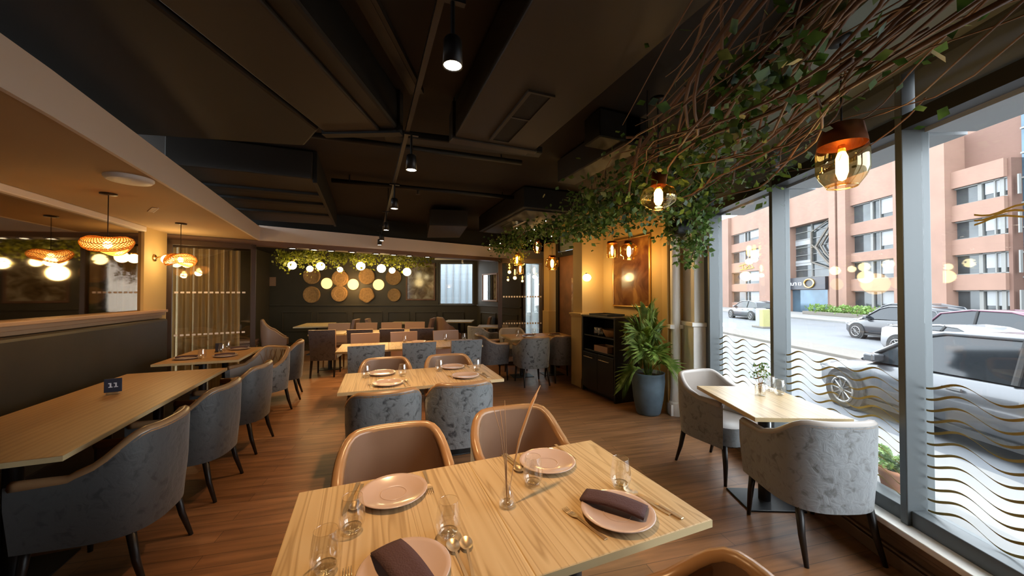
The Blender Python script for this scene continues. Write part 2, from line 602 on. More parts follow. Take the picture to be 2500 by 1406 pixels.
WARM = (1.0, 0.62, 0.28)
WA = R(24.6)
def nw(n, w):
    """plan point from distance n out through the window wall and w along it"""
    return (n * cos(WA) + w * sin(WA), -n * sin(WA) + w * cos(WA))
def cu(u, d):
    """plan point from sideways u and forward d seen from where one stands"""
    a = R(22)
    return (u * cos(a) + d * sin(a), -u * sin(a) + d * cos(a))
def part_y(x):
    return 7.277 + 0.267 * x        # line of the bulkhead between the two rooms

# ------------------------------------------------------------------ room shell
structure('floor', MB().prism([(-3.2, -2.2), nw(2.12, -2.5), nw(2.12, 4.8), (3.9, 3.5), (4.05, 7.0), cu(0.86, 9.76), cu(0.24, 9.42), cu(-1.07, 11.35), cu(-7.7, 11.4), (-3.4, 7.0)], -0.1, 0), 'floor')
structure('floor_far_shade', MB().prism([cu(-7.5, 9.78), cu(-2.4, 9.78), cu(0.9, 9.9), cu(0.9, 11.6), cu(-7.5, 11.6)], 0.0, 0.004), 'far_floor_shade')  # thin dark sheet laid on as the shadow over the far floor
structure('ceiling', MB().prism([(-3.2, -2.2), nw(2.3, -2.5), nw(2.3, 4.8), (4.1, 3.5), (5.0, 9.0), (-3.2, 7.2)], 3.0, 3.12), 'ceil')
structure('wall_back', MB().box(-3.0, 1.7, -1.75, -1.6, 0, 3.0), 'olive')
structure('wall_left', MB().box(-2.9, -2.7, -1.6, 6.55, 0, 2.6), 'cream')
structure('ceiling_soffit', MB().prism([(-2.75, -1.6), (-1.40, -1.6), (-1.42, 2.4), (-1.61, 6.85), (-2.75, 6.55)], 2.40, 2.60), 'soffit')
structure('trim_1', MB().prism([(-1.375, -1.6), (-1.40, -1.6), (-1.42, 2.4), (-1.61, 6.86), (-1.585, 6.86), (-1.395, 2.4)], 2.395, 2.615), 'fascia')
structure('trim_2', MB().box(-2.70, -2.60, -1.6, 6.0, 2.335, 2.40), 'fascia', bevel=0.01)
# the dark mirror panel over the bench, its ledge and the column
structure('wall_mirror_panel', MB().box(-2.70, -2.65, -1.6, 5.99, 1.30, 2.335), 'mirror')
structure('trim_3', MB().box(-2.70, -2.52, -1.6, 6.36, 1.295, 1.33).box(-2.70, -2.55, -1.6, 6.36, 1.255, 1.295).box(-2.70, -2.585, -1.6, 6.36, 1.215, 1.255), 'ledge', bevel=0.006)
structure('column_left', MB().box(-2.70, -2.62, 5.99, 6.55, 1.33, 2.40).box(-2.70, -2.62, 6.37, 6.55, 0, 1.33), 'cream')

# bulkhead and header between the two rooms
a, b = (-1.60, part_y(-1.6)), (4.36, part_y(4.36))
structure('beam_bulkhead', MB().wallbox(a, b, 0.30, 2.40, 2.64), 'fascia')
a2, b2 = (-2.7, part_y(-2.7) + 0.05), (4.36, part_y(4.36) + 0.05)
structure('beam_header', MB().wallbox(a2, b2, 0.24, 2.325, 2.40), 'brownp')
structure('beam_upper', MB().wallbox((-3.0, part_y(-3) + 0.2), (5.0, part_y(5) + 0.2), 0.15, 2.62, 3.0), 'ductd')

# far room shell
FL, FC = cu(-7.6, 11.3), cu(-1.09, 11.3)
SE = cu(0.24, 9.4)
WE = cu(0.84, 9.75)
structure('wall_far', MB().wallbox(FL, cu(-2.30, 11.3), 0.15, 0, 3.0).wallbox(cu(-2.30, 11.3), FC, 0.15, 0, 1.19).wallbox(cu(-2.30, 11.3), FC, 0.15, 2.52, 3.0).wallbox(cu(-1.2, 11.3), FC, 0.15, 1.19, 2.52), 'olive')
structure('wall_far_right', MB().wallbox(FC, SE, 0.15, 0, 3.0), 'olive')
structure('wall_far_left', MB().wallbox((-3.3, part_y(-2.9)), FL, 0.12, 0, 3.0), 'olive')
structure('ceiling_far', MB().prism([(-3.3, part_y(-3.3) + 0.25), (4.6, part_y(4.6) + 0.25), WE, SE, cu(-1.05, 11.4), cu(-7.8, 11.6)], 2.80, 2.9), 'ceil')
rail = MB()
for p, q in ((FL, FC), (FC, SE)):
    rail.wallbox(p, q, -0.04, 1.155, 1.195)
structure('trim_4', rail, 'olive', bevel=0.006)
# raised wainscot panels
pan = MB()
def panel_ring(mb, p, q, z0, z1, t=0.025, w=0.035):
    dx, dy = q[0] - p[0], q[1] - p[1]
    L = math.hypot(dx, dy)
    ux, uy = dx / L, dy / L
    mb.wallbox(p, q, -t, z0, z0 + w).wallbox(p, q, -t, z1 - w, z1)
    mb.wallbox(p, (p[0] + ux * w, p[1] + uy * w), -t, z0 + w, z1 - w)
    mb.wallbox((q[0] - ux * w, q[1] - uy * w), q, -t, z0 + w, z1 - w)
for u0 in (-7.2, -6.1, -5.0, -3.9, -3.05, -2.2):
    panel_ring(pan, cu(u0, 11.3), cu(u0 + (0.95 if u0 < -4.5 else 0.7), 11.3), 0.35, 0.98)
for k in range(2):
    t0, t1 = 0.1 + k * 0.46, 0.48 + k * 0.46
    panel_ring(pan, (FC[0] + (SE[0] - FC[0]) * t0, FC[1] + (SE[1] - FC[1]) * t0), (FC[0] + (SE[0] - FC[0]) * t1, FC[1] + (SE[1] - FC[1]) * t1), 0.35, 0.98)
structure('trim_5', pan, 'olive', bevel=0.006)

# right hand walls: painting wall, nib with sconce, door wall
structure('wall_right', MB().box(3.72, 3.95, 3.58, 5.08, 0, 3.0), 'cream')
structure('wall_nib', MB().box(3.30, 3.95, 5.08, 5.36, 0, 3.0), 'cream')
structure('trim_6', MB().box(3.24, 3.70, 5.035, 5.40, 1.19, 1.225).box(3.26, 3.70, 5.05, 5.385, 1.16, 1.19).box(3.27, 3.66, 5.055, 5.08, 0, 0.16).box(3.27, 3.30, 5.055, 5.38, 0, 1.16), 'cream', bevel=0.006)
structure('trim_7', MB().box(3.685, 3.72, 3.58, 5.05, 1.10, 1.14).box(3.70, 3.72, 3.58, 5.05, 0.0, 0.15), 'cream', bevel=0.006)
structure('wall_door_side', MB().box(3.78, 3.95, 5.36, 5.50, 0, 3.0).box(3.78, 3.95, 6.72, 7.0, 0, 3.0).box(3.78, 3.95, 5.50, 6.72, 2.74, 3.0), 'cream')
structure('column_door', MB().box(3.56, 3.78, 6.74, 6.98, 0, 2.62).box(3.54, 3.78, 6.72, 7.0, 0, 1.18), 'cream', bevel=0.006)

# window wall: low wall, sill, pilasters, soffit over the panes
def nbox(mb, n0, n1, w0, w1, z0, z1):
    return mb.prism([nw(n0, w0), nw(n1, w0), nw(n1, w1), nw(n0, w1)], z0, z1)
structure('wall_window', nbox(nbox(MB(), 2.09, 2.25, -2.6, 4.45, 0, 0.225), 2.09, 2.25, -2.6, 0.0, 0.225, 3.0), 'brownp')  # the unseen full-height stretch is added to cut daylight from behind
bb = nbox(MB(), 2.06, 2.09, -2.6, 4.45, 0, 0.075)
nbox(bb, 2.065, 2.09, -2.6, 4.45, 0.085, 0.10); nbox(bb, 2.05, 2.09, -2.6, 4.45, 0.18, 0.215); nbox(bb, 2.06, 2.09, -2.6, 4.45, 0.155, 0.175)
structure('baseboard_window', bb, 'brownp', bevel=0.004)
si = nbox(MB(), 2.03, 2.14, -2.6, 4.45, 0.225, 0.26)
nbox(si, 2.045, 2.08, -2.6, 4.45, 0.213, 0.226)
structure('trim_8', si, 'white', bevel=0.006)
structure('ceiling_window', nbox(MB(), 1.45, 2.3, -2.6, 4.9, 2.80, 2.999), 'wsoffit')
pl = nbox(MB(), 2.0, 2.32, 4.45, 4.80, 0, 2.85)
nbox(pl, 1.975, 2.32, 4.42, 4.80, 0, 1.15); nbox(pl, 1.95, 2.32, 4.395, 4.80, 1.15, 1.20)
structure('column_window', pl, 'white', bevel=0.008)
structure('wall_recess', nbox(MB(), 1.80, 2.35, 4.76, 4.95, 0, 3.0), 'cream')
hc = MB()
cx, cy = nw(1.885, 4.72)
hc.lathe([(0.0, 0), (0.085, 0), (0.085, 0.16), (0.07, 0.18), (0.065, 0.30), (0.06, 0.34), (0.058, 2.6), (0.075, 2.68), (0.085, 3.0)], 20, (cx, cy, 0))
nbox(hc, 1.80, 1.97, 4.66, 4.80, 0, 0.14); nbox(hc, 1.80, 1.965, 4.67, 4.80, 1.10, 1.15)
structure('column_round', hc, 'white', smooth=False)

# windows: three bays of the shop front, each with mullion, transom, blind box, sill frame, pane and wave decals
MUL = [-0.09, 0.99, 2.07, 3.155, 4.24]
for i in range(len(MUL) - 1):
    w0, w1 = MUL[i], MUL[i + 1]
    win = structure('window_%d' % (i + 1), nbox(MB(), 2.10, 2.25, w1 + 0.045, w1 + 0.085, 0.26, 2.80), 'frame', bevel=0.004)
    nbox(MB(), 2.12, 2.24, w0 + 0.085, w1 + 0.045, 0.26, 0.345).build('sill_frame', 'frame', win, bevel=0.004)
    nbox(MB(), 2.10, 2.20, w0 + 0.085, w1 + 0.045, 2.47, 2.55).build('transom', 'framed', win)
    nbox(MB(), 2.225, 2.50, w0 + 0.085, w1 + 0.045, 2.455, 2.55).build('head_frame', 'spandrel', win)
    nbox(MB(), 2.15, 2.20, w0 + 0.11, w1 + 0.02, 2.56, 2.785).build('blind_panel', 'blind', win)
    nbox(MB(), 2.10, 2.20, w0 + 0.085, w1 + 0.045, 2.785, 2.80).build('top_rail', 'frame', win)
    nbox(MB(), 2.205, 2.211, w0 + 0.085, w1 + 0.045, 0.345, 2.47).build('pane', 'glass', win)
    dec = MB()
    z = 0.38
    while z < 1.06:
        N = 72
        ww = [w0 + 0.09 + (w1 - w0 - 0.05) * k / N for k in range(N + 1)]
        v = []
        for w in ww:
            ph = 2 * pi * (w - w1 - 0.20) / 0.32
            zz = z + 0.026 * cos(ph)
            th = 0.0045 + 0.003 * sin(ph)
            x, y = nw(2.203, w)
            v += [(x, y, zz - th), (x, y, zz + th)]
        dec.raw(v, [(2 * k, 2 * k + 2, 2 * k + 3, 2 * k + 1) for k in range(N)])
        z += 0.061
    dec.build('wave_decal', 'gold', win)
sb = structure('window_5', nbox(MB(), 2.12, 2.2, 4.322, 4.45, 0.26, 2.80), 'frame')
# gold emblem fragment on the pane by the front mullion
gd = MB()
for k in range(3):
    v = []
    for j in range(13):
        w = 1.52 + 0.36 * j / 12
        x, y = nw(2.203, w)
        zz = 1.90 + 0.018 * k + 0.012 * sin(j * 0.9 + k)
        v += [(x, y, zz - 0.005), (x, y, zz + 0.004)]
    gd.raw(v, [(2 * j, 2 * j + 2, 2 * j + 3, 2 * j + 1) for j in range(12)])
o = gd.build('gold_glass_decal', 'gold')
tag(o, 'gold brushed emblem on the window pane beside the front grey mullion', 'decal')

# ------------------------------------------------------------------ ceiling services
def boxthing(name, label, cat, pts, z0, z1, mat, bevel=0.01):
    o = MB().prism(pts, z0, z1).build(name, mat, None, bevel=bevel)
    return tag(o, label, cat)
t = thing('supply_duct', 'wide dark supply duct with a slot grille, running beside the track lights', 'duct', (0.925, 1.0, 2.70))
MB().box(-0.325, 0.325, -2.2, 1.60, 0, 0.26).build('casing', 'duct', t, bevel=0.008)
MB().box(-0.345, 0.345, 1.60, 1.66, -0.012, 0.27).build('end_flange', 'duct', t, bevel=0.006)
MB().box(-0.33, 0.33, 1.66, 1.80, 0.03, 0.25).build('end_box', 'duct', t, bevel=0.006)
g = MB().box(-0.072, 0.072, 0.84, 1.52, -0.008, 0.001).build('grille', 'void', t)
MB().box(-0.085, -0.062, 0.83, 1.53, -0.014, 0).box(0.062, 0.085, 0.83, 1.53, -0.014, 0).box(-0.062, 0.062, 0.83, 0.845, -0.014, 0).box(-0.062, 0.062, 1.515, 1.53, -0.014, 0).box(-0.062, 0.062, 1.14, 1.155, -0.014, 0).build('grille_frame', 'duct', g)
for xx in (-0.33, 0.33):
    MB().box(xx - 0.004, xx + 0.004, 1.62, 1.63, 0.25, 0.30).build('hanger', 'black', t)
t = thing('angled_duct', 'brown ceiling duct set at an angle over the booth aisle', 'duct')
nbox(MB(), -1.46, -1.06, -1.5, 2.56, 2.705, 2.995).build('casing', 'duct', t, bevel=0.01)
nbox(MB(), -1.06, -0.93, -1.5, 2.56, 2.72, 2.995).build('lagging', 'ductd', t, bevel=0.02)
nbox(MB(), -1.48, -0.91, 2.50, 2.565, 2.69, 2.995).build('end_flange', 'ductd', t)
boxthing('black_duct', 'black bulky duct above the white soffit edge', 'duct', [(-2.6, -0.9), nw(-1.50, -1.3), nw(-1.50, 2.5), (-0.46, 3.25), (-1.66, 3.5), (-2.6, 3.5)], 2.715, 2.998, 'ductd', 0.02)
t = thing('cross_duct', 'broad duct with ribbed underside and black side, above the booth tables', 'duct', (-1.07, 4.1, 2.70))
MB().box(-0.60, 0.56, 0, 2.65, 0, 0.28).build('casing', 'duct', t, bevel=0.012)
MB().box(0.56, 0.60, 0.02, 2.6, -0.03, 0.29).build('side_plate', 'ductd', t, bevel=0.006)
for yy in (0.55, 1.05, 1.75):
    MB().box(-0.60, 0.56, yy, yy + 0.14, -0.03, 0.02).build('rib', 'ductd', t, bevel=0.01)
t = thing('ceiling_air_unit', 'boxed air unit with a pale slotted underside, before the bulkhead by the vines', 'air unit', (2.40, 5.4, 2.68))
MB().box(-0.46, 0.46, -1.02, 1.05, 0.02, 0.30).build('casing', 'ductd', t, bevel=0.01)
MB().box(-0.40, 0.40, -0.94, 0.98, 0.0, 0.03).build('underside', 'duct', t, bevel=0.006)
MB().box(-0.30, -0.12, -0.25, 0.30, -0.006, 0.002).build('slot', 'framed', t)
MB().box(-0.12, -0.085, -0.27, 0.32, -0.010, 0.002).build('slot_lip', 'fascia', t)
boxthing('small_air_box', 'small dark air box hanging before the bulkhead, between track and air unit', 'air box', [(0.95, 5.95), (1.55, 5.80), (1.72, 7.05), (1.12, 7.30)], 2.66, 2.93, 'duct')
t = thing('bracket_duct', 'dark elbow duct above the trailing vines', 'duct', (1.90, 2.85, 2.76))
MB().box(-0.24, 0.16, -0.55, -0.33, 0, 0.22).build('cross_leg', 'ductd', t, bevel=0.01)
MB().box(0.0, 0.22, -0.55, 0.55, -0.02, 0.22).build('long_leg', 'duct', t, bevel=0.01)
t = thing('linear_diffuser', 'thin black slot diffuser in the dark ceiling beside the light track', 'diffuser', (0.10, 2.1, 2.96), R(-24))
MB().box(-0.05, 0.05, -0.75, 0.55, 0, 0.035).build('frame', 'duct', t)
MB().box(-0.025, 0.025, -0.72, 0.52, -0.004, 0.002).build('slot', 'black', t)
for k, (x0, x1, y, z, lab) in enumerate(((-1.2, 1.5, 3.55, 2.92, 'dark pipe crossing the ceiling behind the first two track lights'),
                                         (-0.4, 2.0, 4.85, 2.92, 'dark pipe with a sprinkler crossing the ceiling ahead of the far track lights'))):
    t = thing('ceiling_pipe', lab, 'pipe', (0, y, z))
    MB().tube([(x0, 0, 0), (x1, -0.1, 0)], 0.028, 8).build('pipe', 'ductd', t, True)
    if k == 1:
        MB().tube([(0.62, -0.03, 0), (0.62, -0.03, -0.07)], 0.016, 8).disc(0.03, -0.075, 10, (0.62, -0.03)).build('sprinkler', 'duct', t, True)
    for x in (x0 + 0.2, x1 - 0.2):
        MB().tube([(x, -0.03, 0), (x, -0.03, 0.08)], 0.008, 6).build('hanger', 'ductd', t)
boxthing('cable_tray', 'dark tray across the ceiling behind the wide supply duct', 'tray', [(0.12, 3.00), (1.45, 2.86), (1.47, 2.98), (0.14, 3.12)], 2.80, 2.86, 'ductd')

# track with spot lamps
t = thing('light_track', 'long black ceiling track carrying six spot lamps', 'track', (0.27, 3.0, 2.72))
MB().box(-0.014, 0.014, -3.2, 4.35, 0, 0.03).build('rail', 'black', t)
for y in (-2.0, 0.2, 2.2, 4.1):
    MB().tube([(0, y, 0.03), (0, y, 0.279)], 0.006, 6).build('rod', 'black', t)
def spot_lamp():
    t = thing('track_spotlight', '', 'spotlight')
    MB().lathe([(0.001, 0.11), (0.030, 0.11), (0.036, 0.10), (0.040, 0.0), (0.036, 0.0), (0.036, 0.010)], 18).build('housing', 'black', t, True)
    l = MB().disc(0.0355, 0.004, 18).build('lens', 'spot', t)
    tag(l, 'glowing warm white lens')
    MB().tube([(0, 0, 0.11), (0, 0, 0.272)], 0.009, 6).build('stem', 'black', t)
    MB().box(-0.05, 0.05, -0.012, 0.012, 0.255, 0.271).build('bracket', 'black', t)
    return t
sk = Kit(spot_lamp)
for (x, y, lab) in ((0.312, 1.40, 'brightest track spot lamp, hanging beside the wide supply duct'), (0.30, 2.71, 'second track spot lamp from the wide supply duct'),
                    (0.272, 4.02, 'third track spot lamp from the wide supply duct'), (0.258, 5.43, 'fourth track spot lamp from the wide supply duct'),
                    (0.24, 6.55, 'fifth track spot lamp, second before the bulkhead'), (0.225, 7.15, 'last track spot lamp, right before the bulkhead')):
    lab = lab.replace('right before', 'just before')
    s = sk((x, y, 2.45), 0, lab, 'spot lamps on the ceiling track')
    light('spot_light', 'SPOT', (x, y, 2.44), 95, (1.0, 0.60, 0.28), None, 0.035, R(88), 0.9)

# downlights under the header of the far room
def downlight():
    t = thing('downlight', '', 'downlight')
    MB().lathe([(0.075, 0.0), (0.075, -0.012), (0.055, -0.012), (0.052, -0.002)], 16).build('ring', 'black', t, True)
    MB().disc(0.052, -0.006, 16).build('lens', 'spot', t)
    return t
dk = Kit(downlight)
names = ['first from the curtained glass', 'second from the curtained glass', 'third from the curtained glass', 'fourth from the curtained glass',
         'fourth from the far window', 'third from the far window', 'second from the far window', 'next to the far window']
for k, px in enumerate((-1.18, -0.86, -0.60, -0.25, 0.17, 0.50, 0.82, 1.20)):
    y = part_y(px) + 0.17
    dk((px, y, 2.325), 0, 'small downlight under the bulkhead above the ivy garland, ' + names[k], 'downlights under the bulkhead')
    if k % 2:
        light('down_light', 'SPOT', (px, y + 0.05, 2.30), 40, (1.0, 0.66, 0.30), None, 0.04, R(120), 0.8)

# smoke head / speaker and slots on the left soffit
t = thing('ceiling_speaker', 'round white ceiling speaker on the cream soffit', 'speaker', (-1.62, 3.50, 2.40))
MB().lathe([(0.135, 0.0), (0.135, -0.012), (0.12, -0.03), (0.11, -0.03)], 24).build('rim', 'speaker', t, True)
MB().lathe([(0.11, -0.03), (0.09, -0.036), (0.0005, -0.040)], 24).build('grille', 'speaker', t, True)
t = thing('recessed_strip_vent', 'thin slot vent in the cream soffit behind the rattan pendant', 'vent', (-2.02, 4.75, 2.40), R(-60))
MB().box(-0.15, 0.15, -0.02, 0.02, -0.006, 0.0).build('slot', 'ledge', t)
MB().box(-0.15, 0.15, 0.02, 0.03, -0.008, 0.0).build('lip', 'fascia', t)

# ------------------------------------------------------------------ tables
def table(name, label, x0, x1, y0, y1, rz=0.0, top='table', group=None, seams=1, z=0.75, edge='tedge', cat='table'):
    """pedestal table; plan box before turning by rz about its centre"""
    cx, cy = (x0 + x1) / 2, (y0 + y1) / 2
    lx, ly = (x1 - x0) / 2, (y1 - y0) / 2
    t = thing(name, label, cat, (cx, cy, 0), rz, group)
    MB().box(-lx, lx, -ly, ly, z - 0.028, z).build('tabletop', top, t, bevel=0.003)
    e = MB()
    e.box(-lx - 0.001, lx + 0.001, -ly - 0.001, -ly + 0.002, z - 0.0278, z - 0.002)
    e.box(-lx - 0.001, lx + 0.001, ly - 0.002, ly + 0.001, z - 0.0278, z - 0.002)
    e.box(-lx - 0.001, -lx + 0.002, -ly, ly, z - 0.0278, z - 0.002)
    e.box(lx - 0.002, lx + 0.001, -ly, ly, z - 0.0278, z - 0.002)
    e.build('edge_band', edge, t)
    n = max(1, seams)
    for k in range(n):
        px = 0 if n == 1 else (-lx * 0.62 + 1.24 * lx * k / (n - 1) if lx > ly else 0)
        py = 0 if n == 1 or lx > ly else -ly * 0.66 + 1.32 * ly * k / (n - 1)
        MB().box(px - 0.20, px + 0.20, py - 0.15, py + 0.15, 0, 0.012).build('base_plate', 'black', t, bevel=0.004)
        MB().lathe([(0.04, 0.012), (0.038, z - 0.05)], 14, (px, py, 0)).build('pedestal', 'black', t, True)
        MB().box(px - 0.17, px + 0.17, py - 0.02, py + 0.02, z - 0.05, z - 0.029).box(px - 0.02, px + 0.02, py - 0.17, py + 0.17, z - 0.05, z - 0.029).build('top_bracket', 'black', t)
    return t
table('dining_table', 'pale streaked front table, half toward the bench aisle', -0.245, 0.448, 0.93, 1.675, 0, group=None)
table('dining_table', 'pale streaked front table, half under the bud vase', 0.450, 1.14, 0.93, 1.675)
table('dining_table', 'laid table in the middle row, half standing toward the bench aisle', -0.20, 0.508, 3.21, 3.95, R(-2))
table('dining_table', 'laid table in the middle row, half standing toward the palm', 0.510, 1.215, 3.19, 3.93, R(-2))
table('dining_table', 'empty pale table ending the third row at the bench aisle', -0.37, 0.32, 5.44, 6.26, R(-3))
table('dining_table', 'pale table in the middle of the third row, with a tumbler', 0.325, 1.01, 5.41, 6.22, R(-3))
table('dining_table', 'pinkish lit table ending the third row toward the glass door', 1.015, 1.70, 5.37, 6.17, R(-3))
table('dining_table', 'pale table in the fourth row behind the full height plum chair', -1.00, -0.36, 7.92, 8.60, R(-9))
table('dining_table', 'pale table in the fourth row, second from the plum chair', -0.34, 0.32, 7.80, 8.50, R(-9))
table('dining_table', 'pale table in the fourth row, under the garland end by the far window', 0.34, 1.00, 7.70, 8.40, R(-9))
table('far_table', 'pale table against the olive wall beside the swept tan chair', -1.55, -0.82, 9.85, 11.05, R(-6), seams=1)
table('far_table', 'pale table against the olive wall below the big framed picture', 0.60, 1.42, 10.0, 10.6, R(-22))
table('far_table', 'pale table under the far bright window', 2.12, 2.92, 9.95, 10.75, R(-22))
table('booth_table', 'long bare oak table by the brown bench, carrying the number card', -2.20, -1.385, 2.49, 4.76, 0, 'tableb', seams=3)
table('booth_table', 'laid oak table by the brown bench, before the curtained glass', -2.24, -1.43, 5.28, 6.42, 0, 'tableb', seams=2)
table('corner_table', 'brown table before the old wooden door, half toward the glass door', 2.40, 3.02, 5.88, 6.58, R(-6), 'tableb')
table('corner_table', 'brown table before the old wooden door, half against the door', 3.03, 3.62, 5.82, 6.52, R(-6), 'tableb')
table('corner_table', 'grey topped table behind the glass door post', 2.52, 3.26, 8.05, 8.75, R(-22), 'table')
p = nw(1.765, 2.805)
table('window_table', 'pale planked table by the shop window with a dried flower glass', p[0] - 0.305, p[0] + 0.305, p[1] - 0.40, p[1] + 0.40, -WA, 'table')

# ------------------------------------------------------------------ chairs
def tub(outer='velvet', inner='leather', back=0.81, arm=0.66, sweep=False, quilt=False, pip='piping'):
    """low curved armchair facing +Y"""
    t = thing('tub_chair', '', 'chair')
    A, B = 0.285, 0.27
    def plan(u):                         # u -1..1 from one arm tip round the back to the other
        s = abs(u)
        sg = 1 if u >= 0 else -1
        if s > 0.55:                     # straight arm
            k = (s - 0.55) / 0.45
            return (sg * (A - 0.012 * k), -0.05 + 0.27 * k)
        a = s / 0.55 * pi / 2
        e = 0.72
        return (sg * A * (sin(a) ** e), -0.05 - B * (max(0.0, cos(a)) ** e))
    def top(u):
        s = abs(u)
        if sweep:
            k = min(1, max(0, (s - 0.20) / 0.75))
            return back + (0.46 - back) * (k ** 0.75)
        k = min(1, max(0, (s - 0.22) / 0.42))
        k = k * k * (3 - 2 * k)
        return back + (arm - back) * k
    def shell(off, z0, flare):
        def f(iu, iv):
            u = -1 + 2 * iu
            x, y = plan(u)
            zt = top(u)
            z = z0 + (zt - z0) * iv
            k = 1 + flare * (z - 0.30) / 0.5
            L = math.hypot(x, y + 0.05) or 1
            q = max(0, (L - off) / L)
            return (x * q * (0.93 + 0.07 * k if flare else 1) * (0.94 + 0.06 * min(1, (z - 0.28) / 0.25)), (y + 0.05) * q * (1 + 0.10 * max(0, (z - 0.40)) * (1 if y < -0.05 else 0)) * (0.94 + 0.06 * min(1, (z - 0.28) / 0.25)) - 0.05, z)
        return f
    NU = 37
    MB().grid(shell(0.0, 0.30, 0.0), NU, 9).build('outer_shell', outer, t, True)
    inn = MB().grid(shell(0.05, 0.44, 0.0), NU, 7)
    inn.build('backrest', inner, t, True)
    # leather roll along the rim
    pts = []
    so, sn = shell(0.0, 0.3, 0), shell(0.05, 0.44, 0)
    for i in range(NU):
        p, q = so(i / (NU - 1), 1), sn(i / (NU - 1), 1)
        pts.append(((p[0] + q[0]) / 2, (p[1] + q[1]) / 2, (p[2] + q[2]) / 2 - 0.004))
    MB().tube(pts, 0.027, 8).build('rim_roll', pip, t, True)
    # arm fronts
    for sgn in (0, 1):
        v = [so(sgn, j / 6) for j in range(7)] + [sn(sgn, j / 6) for j in range(7)]
        MB().raw(v, [(j, j + 1, 8 + j, 7 + j) for j in range(6)]).build('arm_front', outer, t)
    def seat(iu, iv):
        a = 2 * pi * iu
        r = 1 - iv
        e = 0.6
        cx = (abs(cos(a)) ** e) * (1 if cos(a) >= 0 else -1)
        cy = (abs(sin(a)) ** e) * (1 if sin(a) >= 0 else -1)
        return (0.235 * cx * r, 0.245 * cy * r + 0.005, 0.452 + 0.028 * (1 - r ** 4))
    sc = MB().grid(seat, 28, 6, True)
    sc.build('seat', inner, t, True)
    ap = MB().grid(lambda iu, iv: (lambda p: (p[0], p[1], 0.31 + 0.145 * iv))(seat(iu, 0)), 28, 2, True)
    ap.build('seat_skirt', outer, t, True)
    MB().prism([seat(k / 20, 0)[:2] for k in range(20)], 0.305, 0.312).build('seat_base', 'leg', t)
    if quilt:
        q = MB()
        for k in range(-3, 4):
            for sg in (-1, 1):
                line = []
                for j in range(9):
                    iv = 0.08 + 0.86 * j / 8
                    iu = 0.5 + 0.05 * k + sg * 0.09 * (iv - 0.5)
                    p = sn(iu, iv)
                    line.append((p[0] * 0.985, p[1] + 0.004, p[2]))
                q.tube(line, 0.0035, 4)
        q.build('quilt_stitching', 'leatherp', t)
    for sx in (-1, 1):
        for sy, oy in ((1, 0.18), (-1, -0.22)):
            MB().tube([(sx * 0.205, oy, 0.31), (sx * 0.215, oy + (0.015 if sy > 0 else -0.03), 0.15), (sx * 0.225, oy + (0.02 if sy > 0 else -0.075), 0.0)], [0.022, 0.018, 0.012], 8).build('leg', 'leg', t, True)
    return t
def dining(outer='velvet', inner='leatherp', legs='leg', H=0.88):
    """upright upholstered chair facing +Y"""
    t = thing('upright_chair', '', 'chair')
    W = 0.225
    def bk(off):
        def f(iu, iv):
            u = -1 + 2 * iu
            z = 0.31 + (H - 0.31) * iv
            y = -0.20 - 0.10 * iv ** 1.4 - 0.018 * (1 - u * u) + off
            return (u * (W - 0.012 * (1 - iv)), y, z)
        return f
    nb = MB()
    b0, b1 = bk(-0.035), bk(0.012)
    nb.grid(b0, 9, 8)
    nb.build('back_cover', outer, t, True)
    nf = MB().grid(bk(0.035), 9, 8)
    nf.build('backrest', inner, t, True)
    # side and top band
    sd = MB()
    f0, f1 = bk(-0.035), bk(0.035)
    path = [(0, j / 7) for j in range(8)] + [(i / 8, 1) for i in range(1, 9)] + [(1, 1 - j / 7) for j in range(1, 8)]
    v = [f0(*p) for p in path] + [f1(*p) for p in path]
    n = len(path)
    sd.raw(v, [(i, i + 1, n + i + 1, n + i) for i in range(n - 1)])
    sd.build('side_band', inner, t)
    MB().box(-W, W, -0.19, 0.25, 0.40, 0.475).build('seat', inner, t, bevel=0.02)
    MB().box(-W - 0.004, W + 0.004, -0.19, 0.235, 0.33, 0.40).build('seat_skirt', outer, t, bevel=0.01)
    for sx in (-1, 1):
        MB().tube([(sx * 0.195, 0.20, 0.34), (sx * 0.20, 0.21, 0)], [0.022, 0.014], 4).build('leg', legs, t)
        MB().tube([(sx * 0.195, -0.20, 0.34), (sx * 0.20, -0.27, 0)], [0.024, 0.016], 4).build('leg', legs, t)
    return t
K_tub = Kit(lambda: tub())
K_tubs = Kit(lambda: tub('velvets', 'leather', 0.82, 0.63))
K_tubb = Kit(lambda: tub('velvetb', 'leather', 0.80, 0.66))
K_tubw = Kit(lambda: tub('velvetw', 'leatherg', 0.80, 0.655, pip='leatherg'))  # paler leather and velvet carry the daylight in their colours
K_tubq = Kit(lambda: tub('velvet', 'leatherg', 0.82, 0.62, quilt=True))
K_sw = Kit(lambda: tub('leatherp', 'leatherp', 0.90, 0.5, sweep=True, pip='leatherp'))
K_din = Kit(lambda: dining())
K_dinp = Kit(lambda: dining('velvetp', 'leatherp'))
K_dinl = Kit(lambda: dining('leatherp', 'leatherp', 'legw'))
# front table
K_tub((0.14, 1.80, 0), R(180), 'tub chair facing us across the front table, behind the empty pink plate', 'tub chairs at the front table')
K_tub((0.83, 1.86, 0), R(176), 'tub chair facing us across the front table, behind the dry grass vase', 'tub chairs at the front table')
K_tub((0.645, 0.635, 0), R(68), 'tub chair turned aside at the near corner of the front table, only its rim showing', 'tub chairs at the front table')
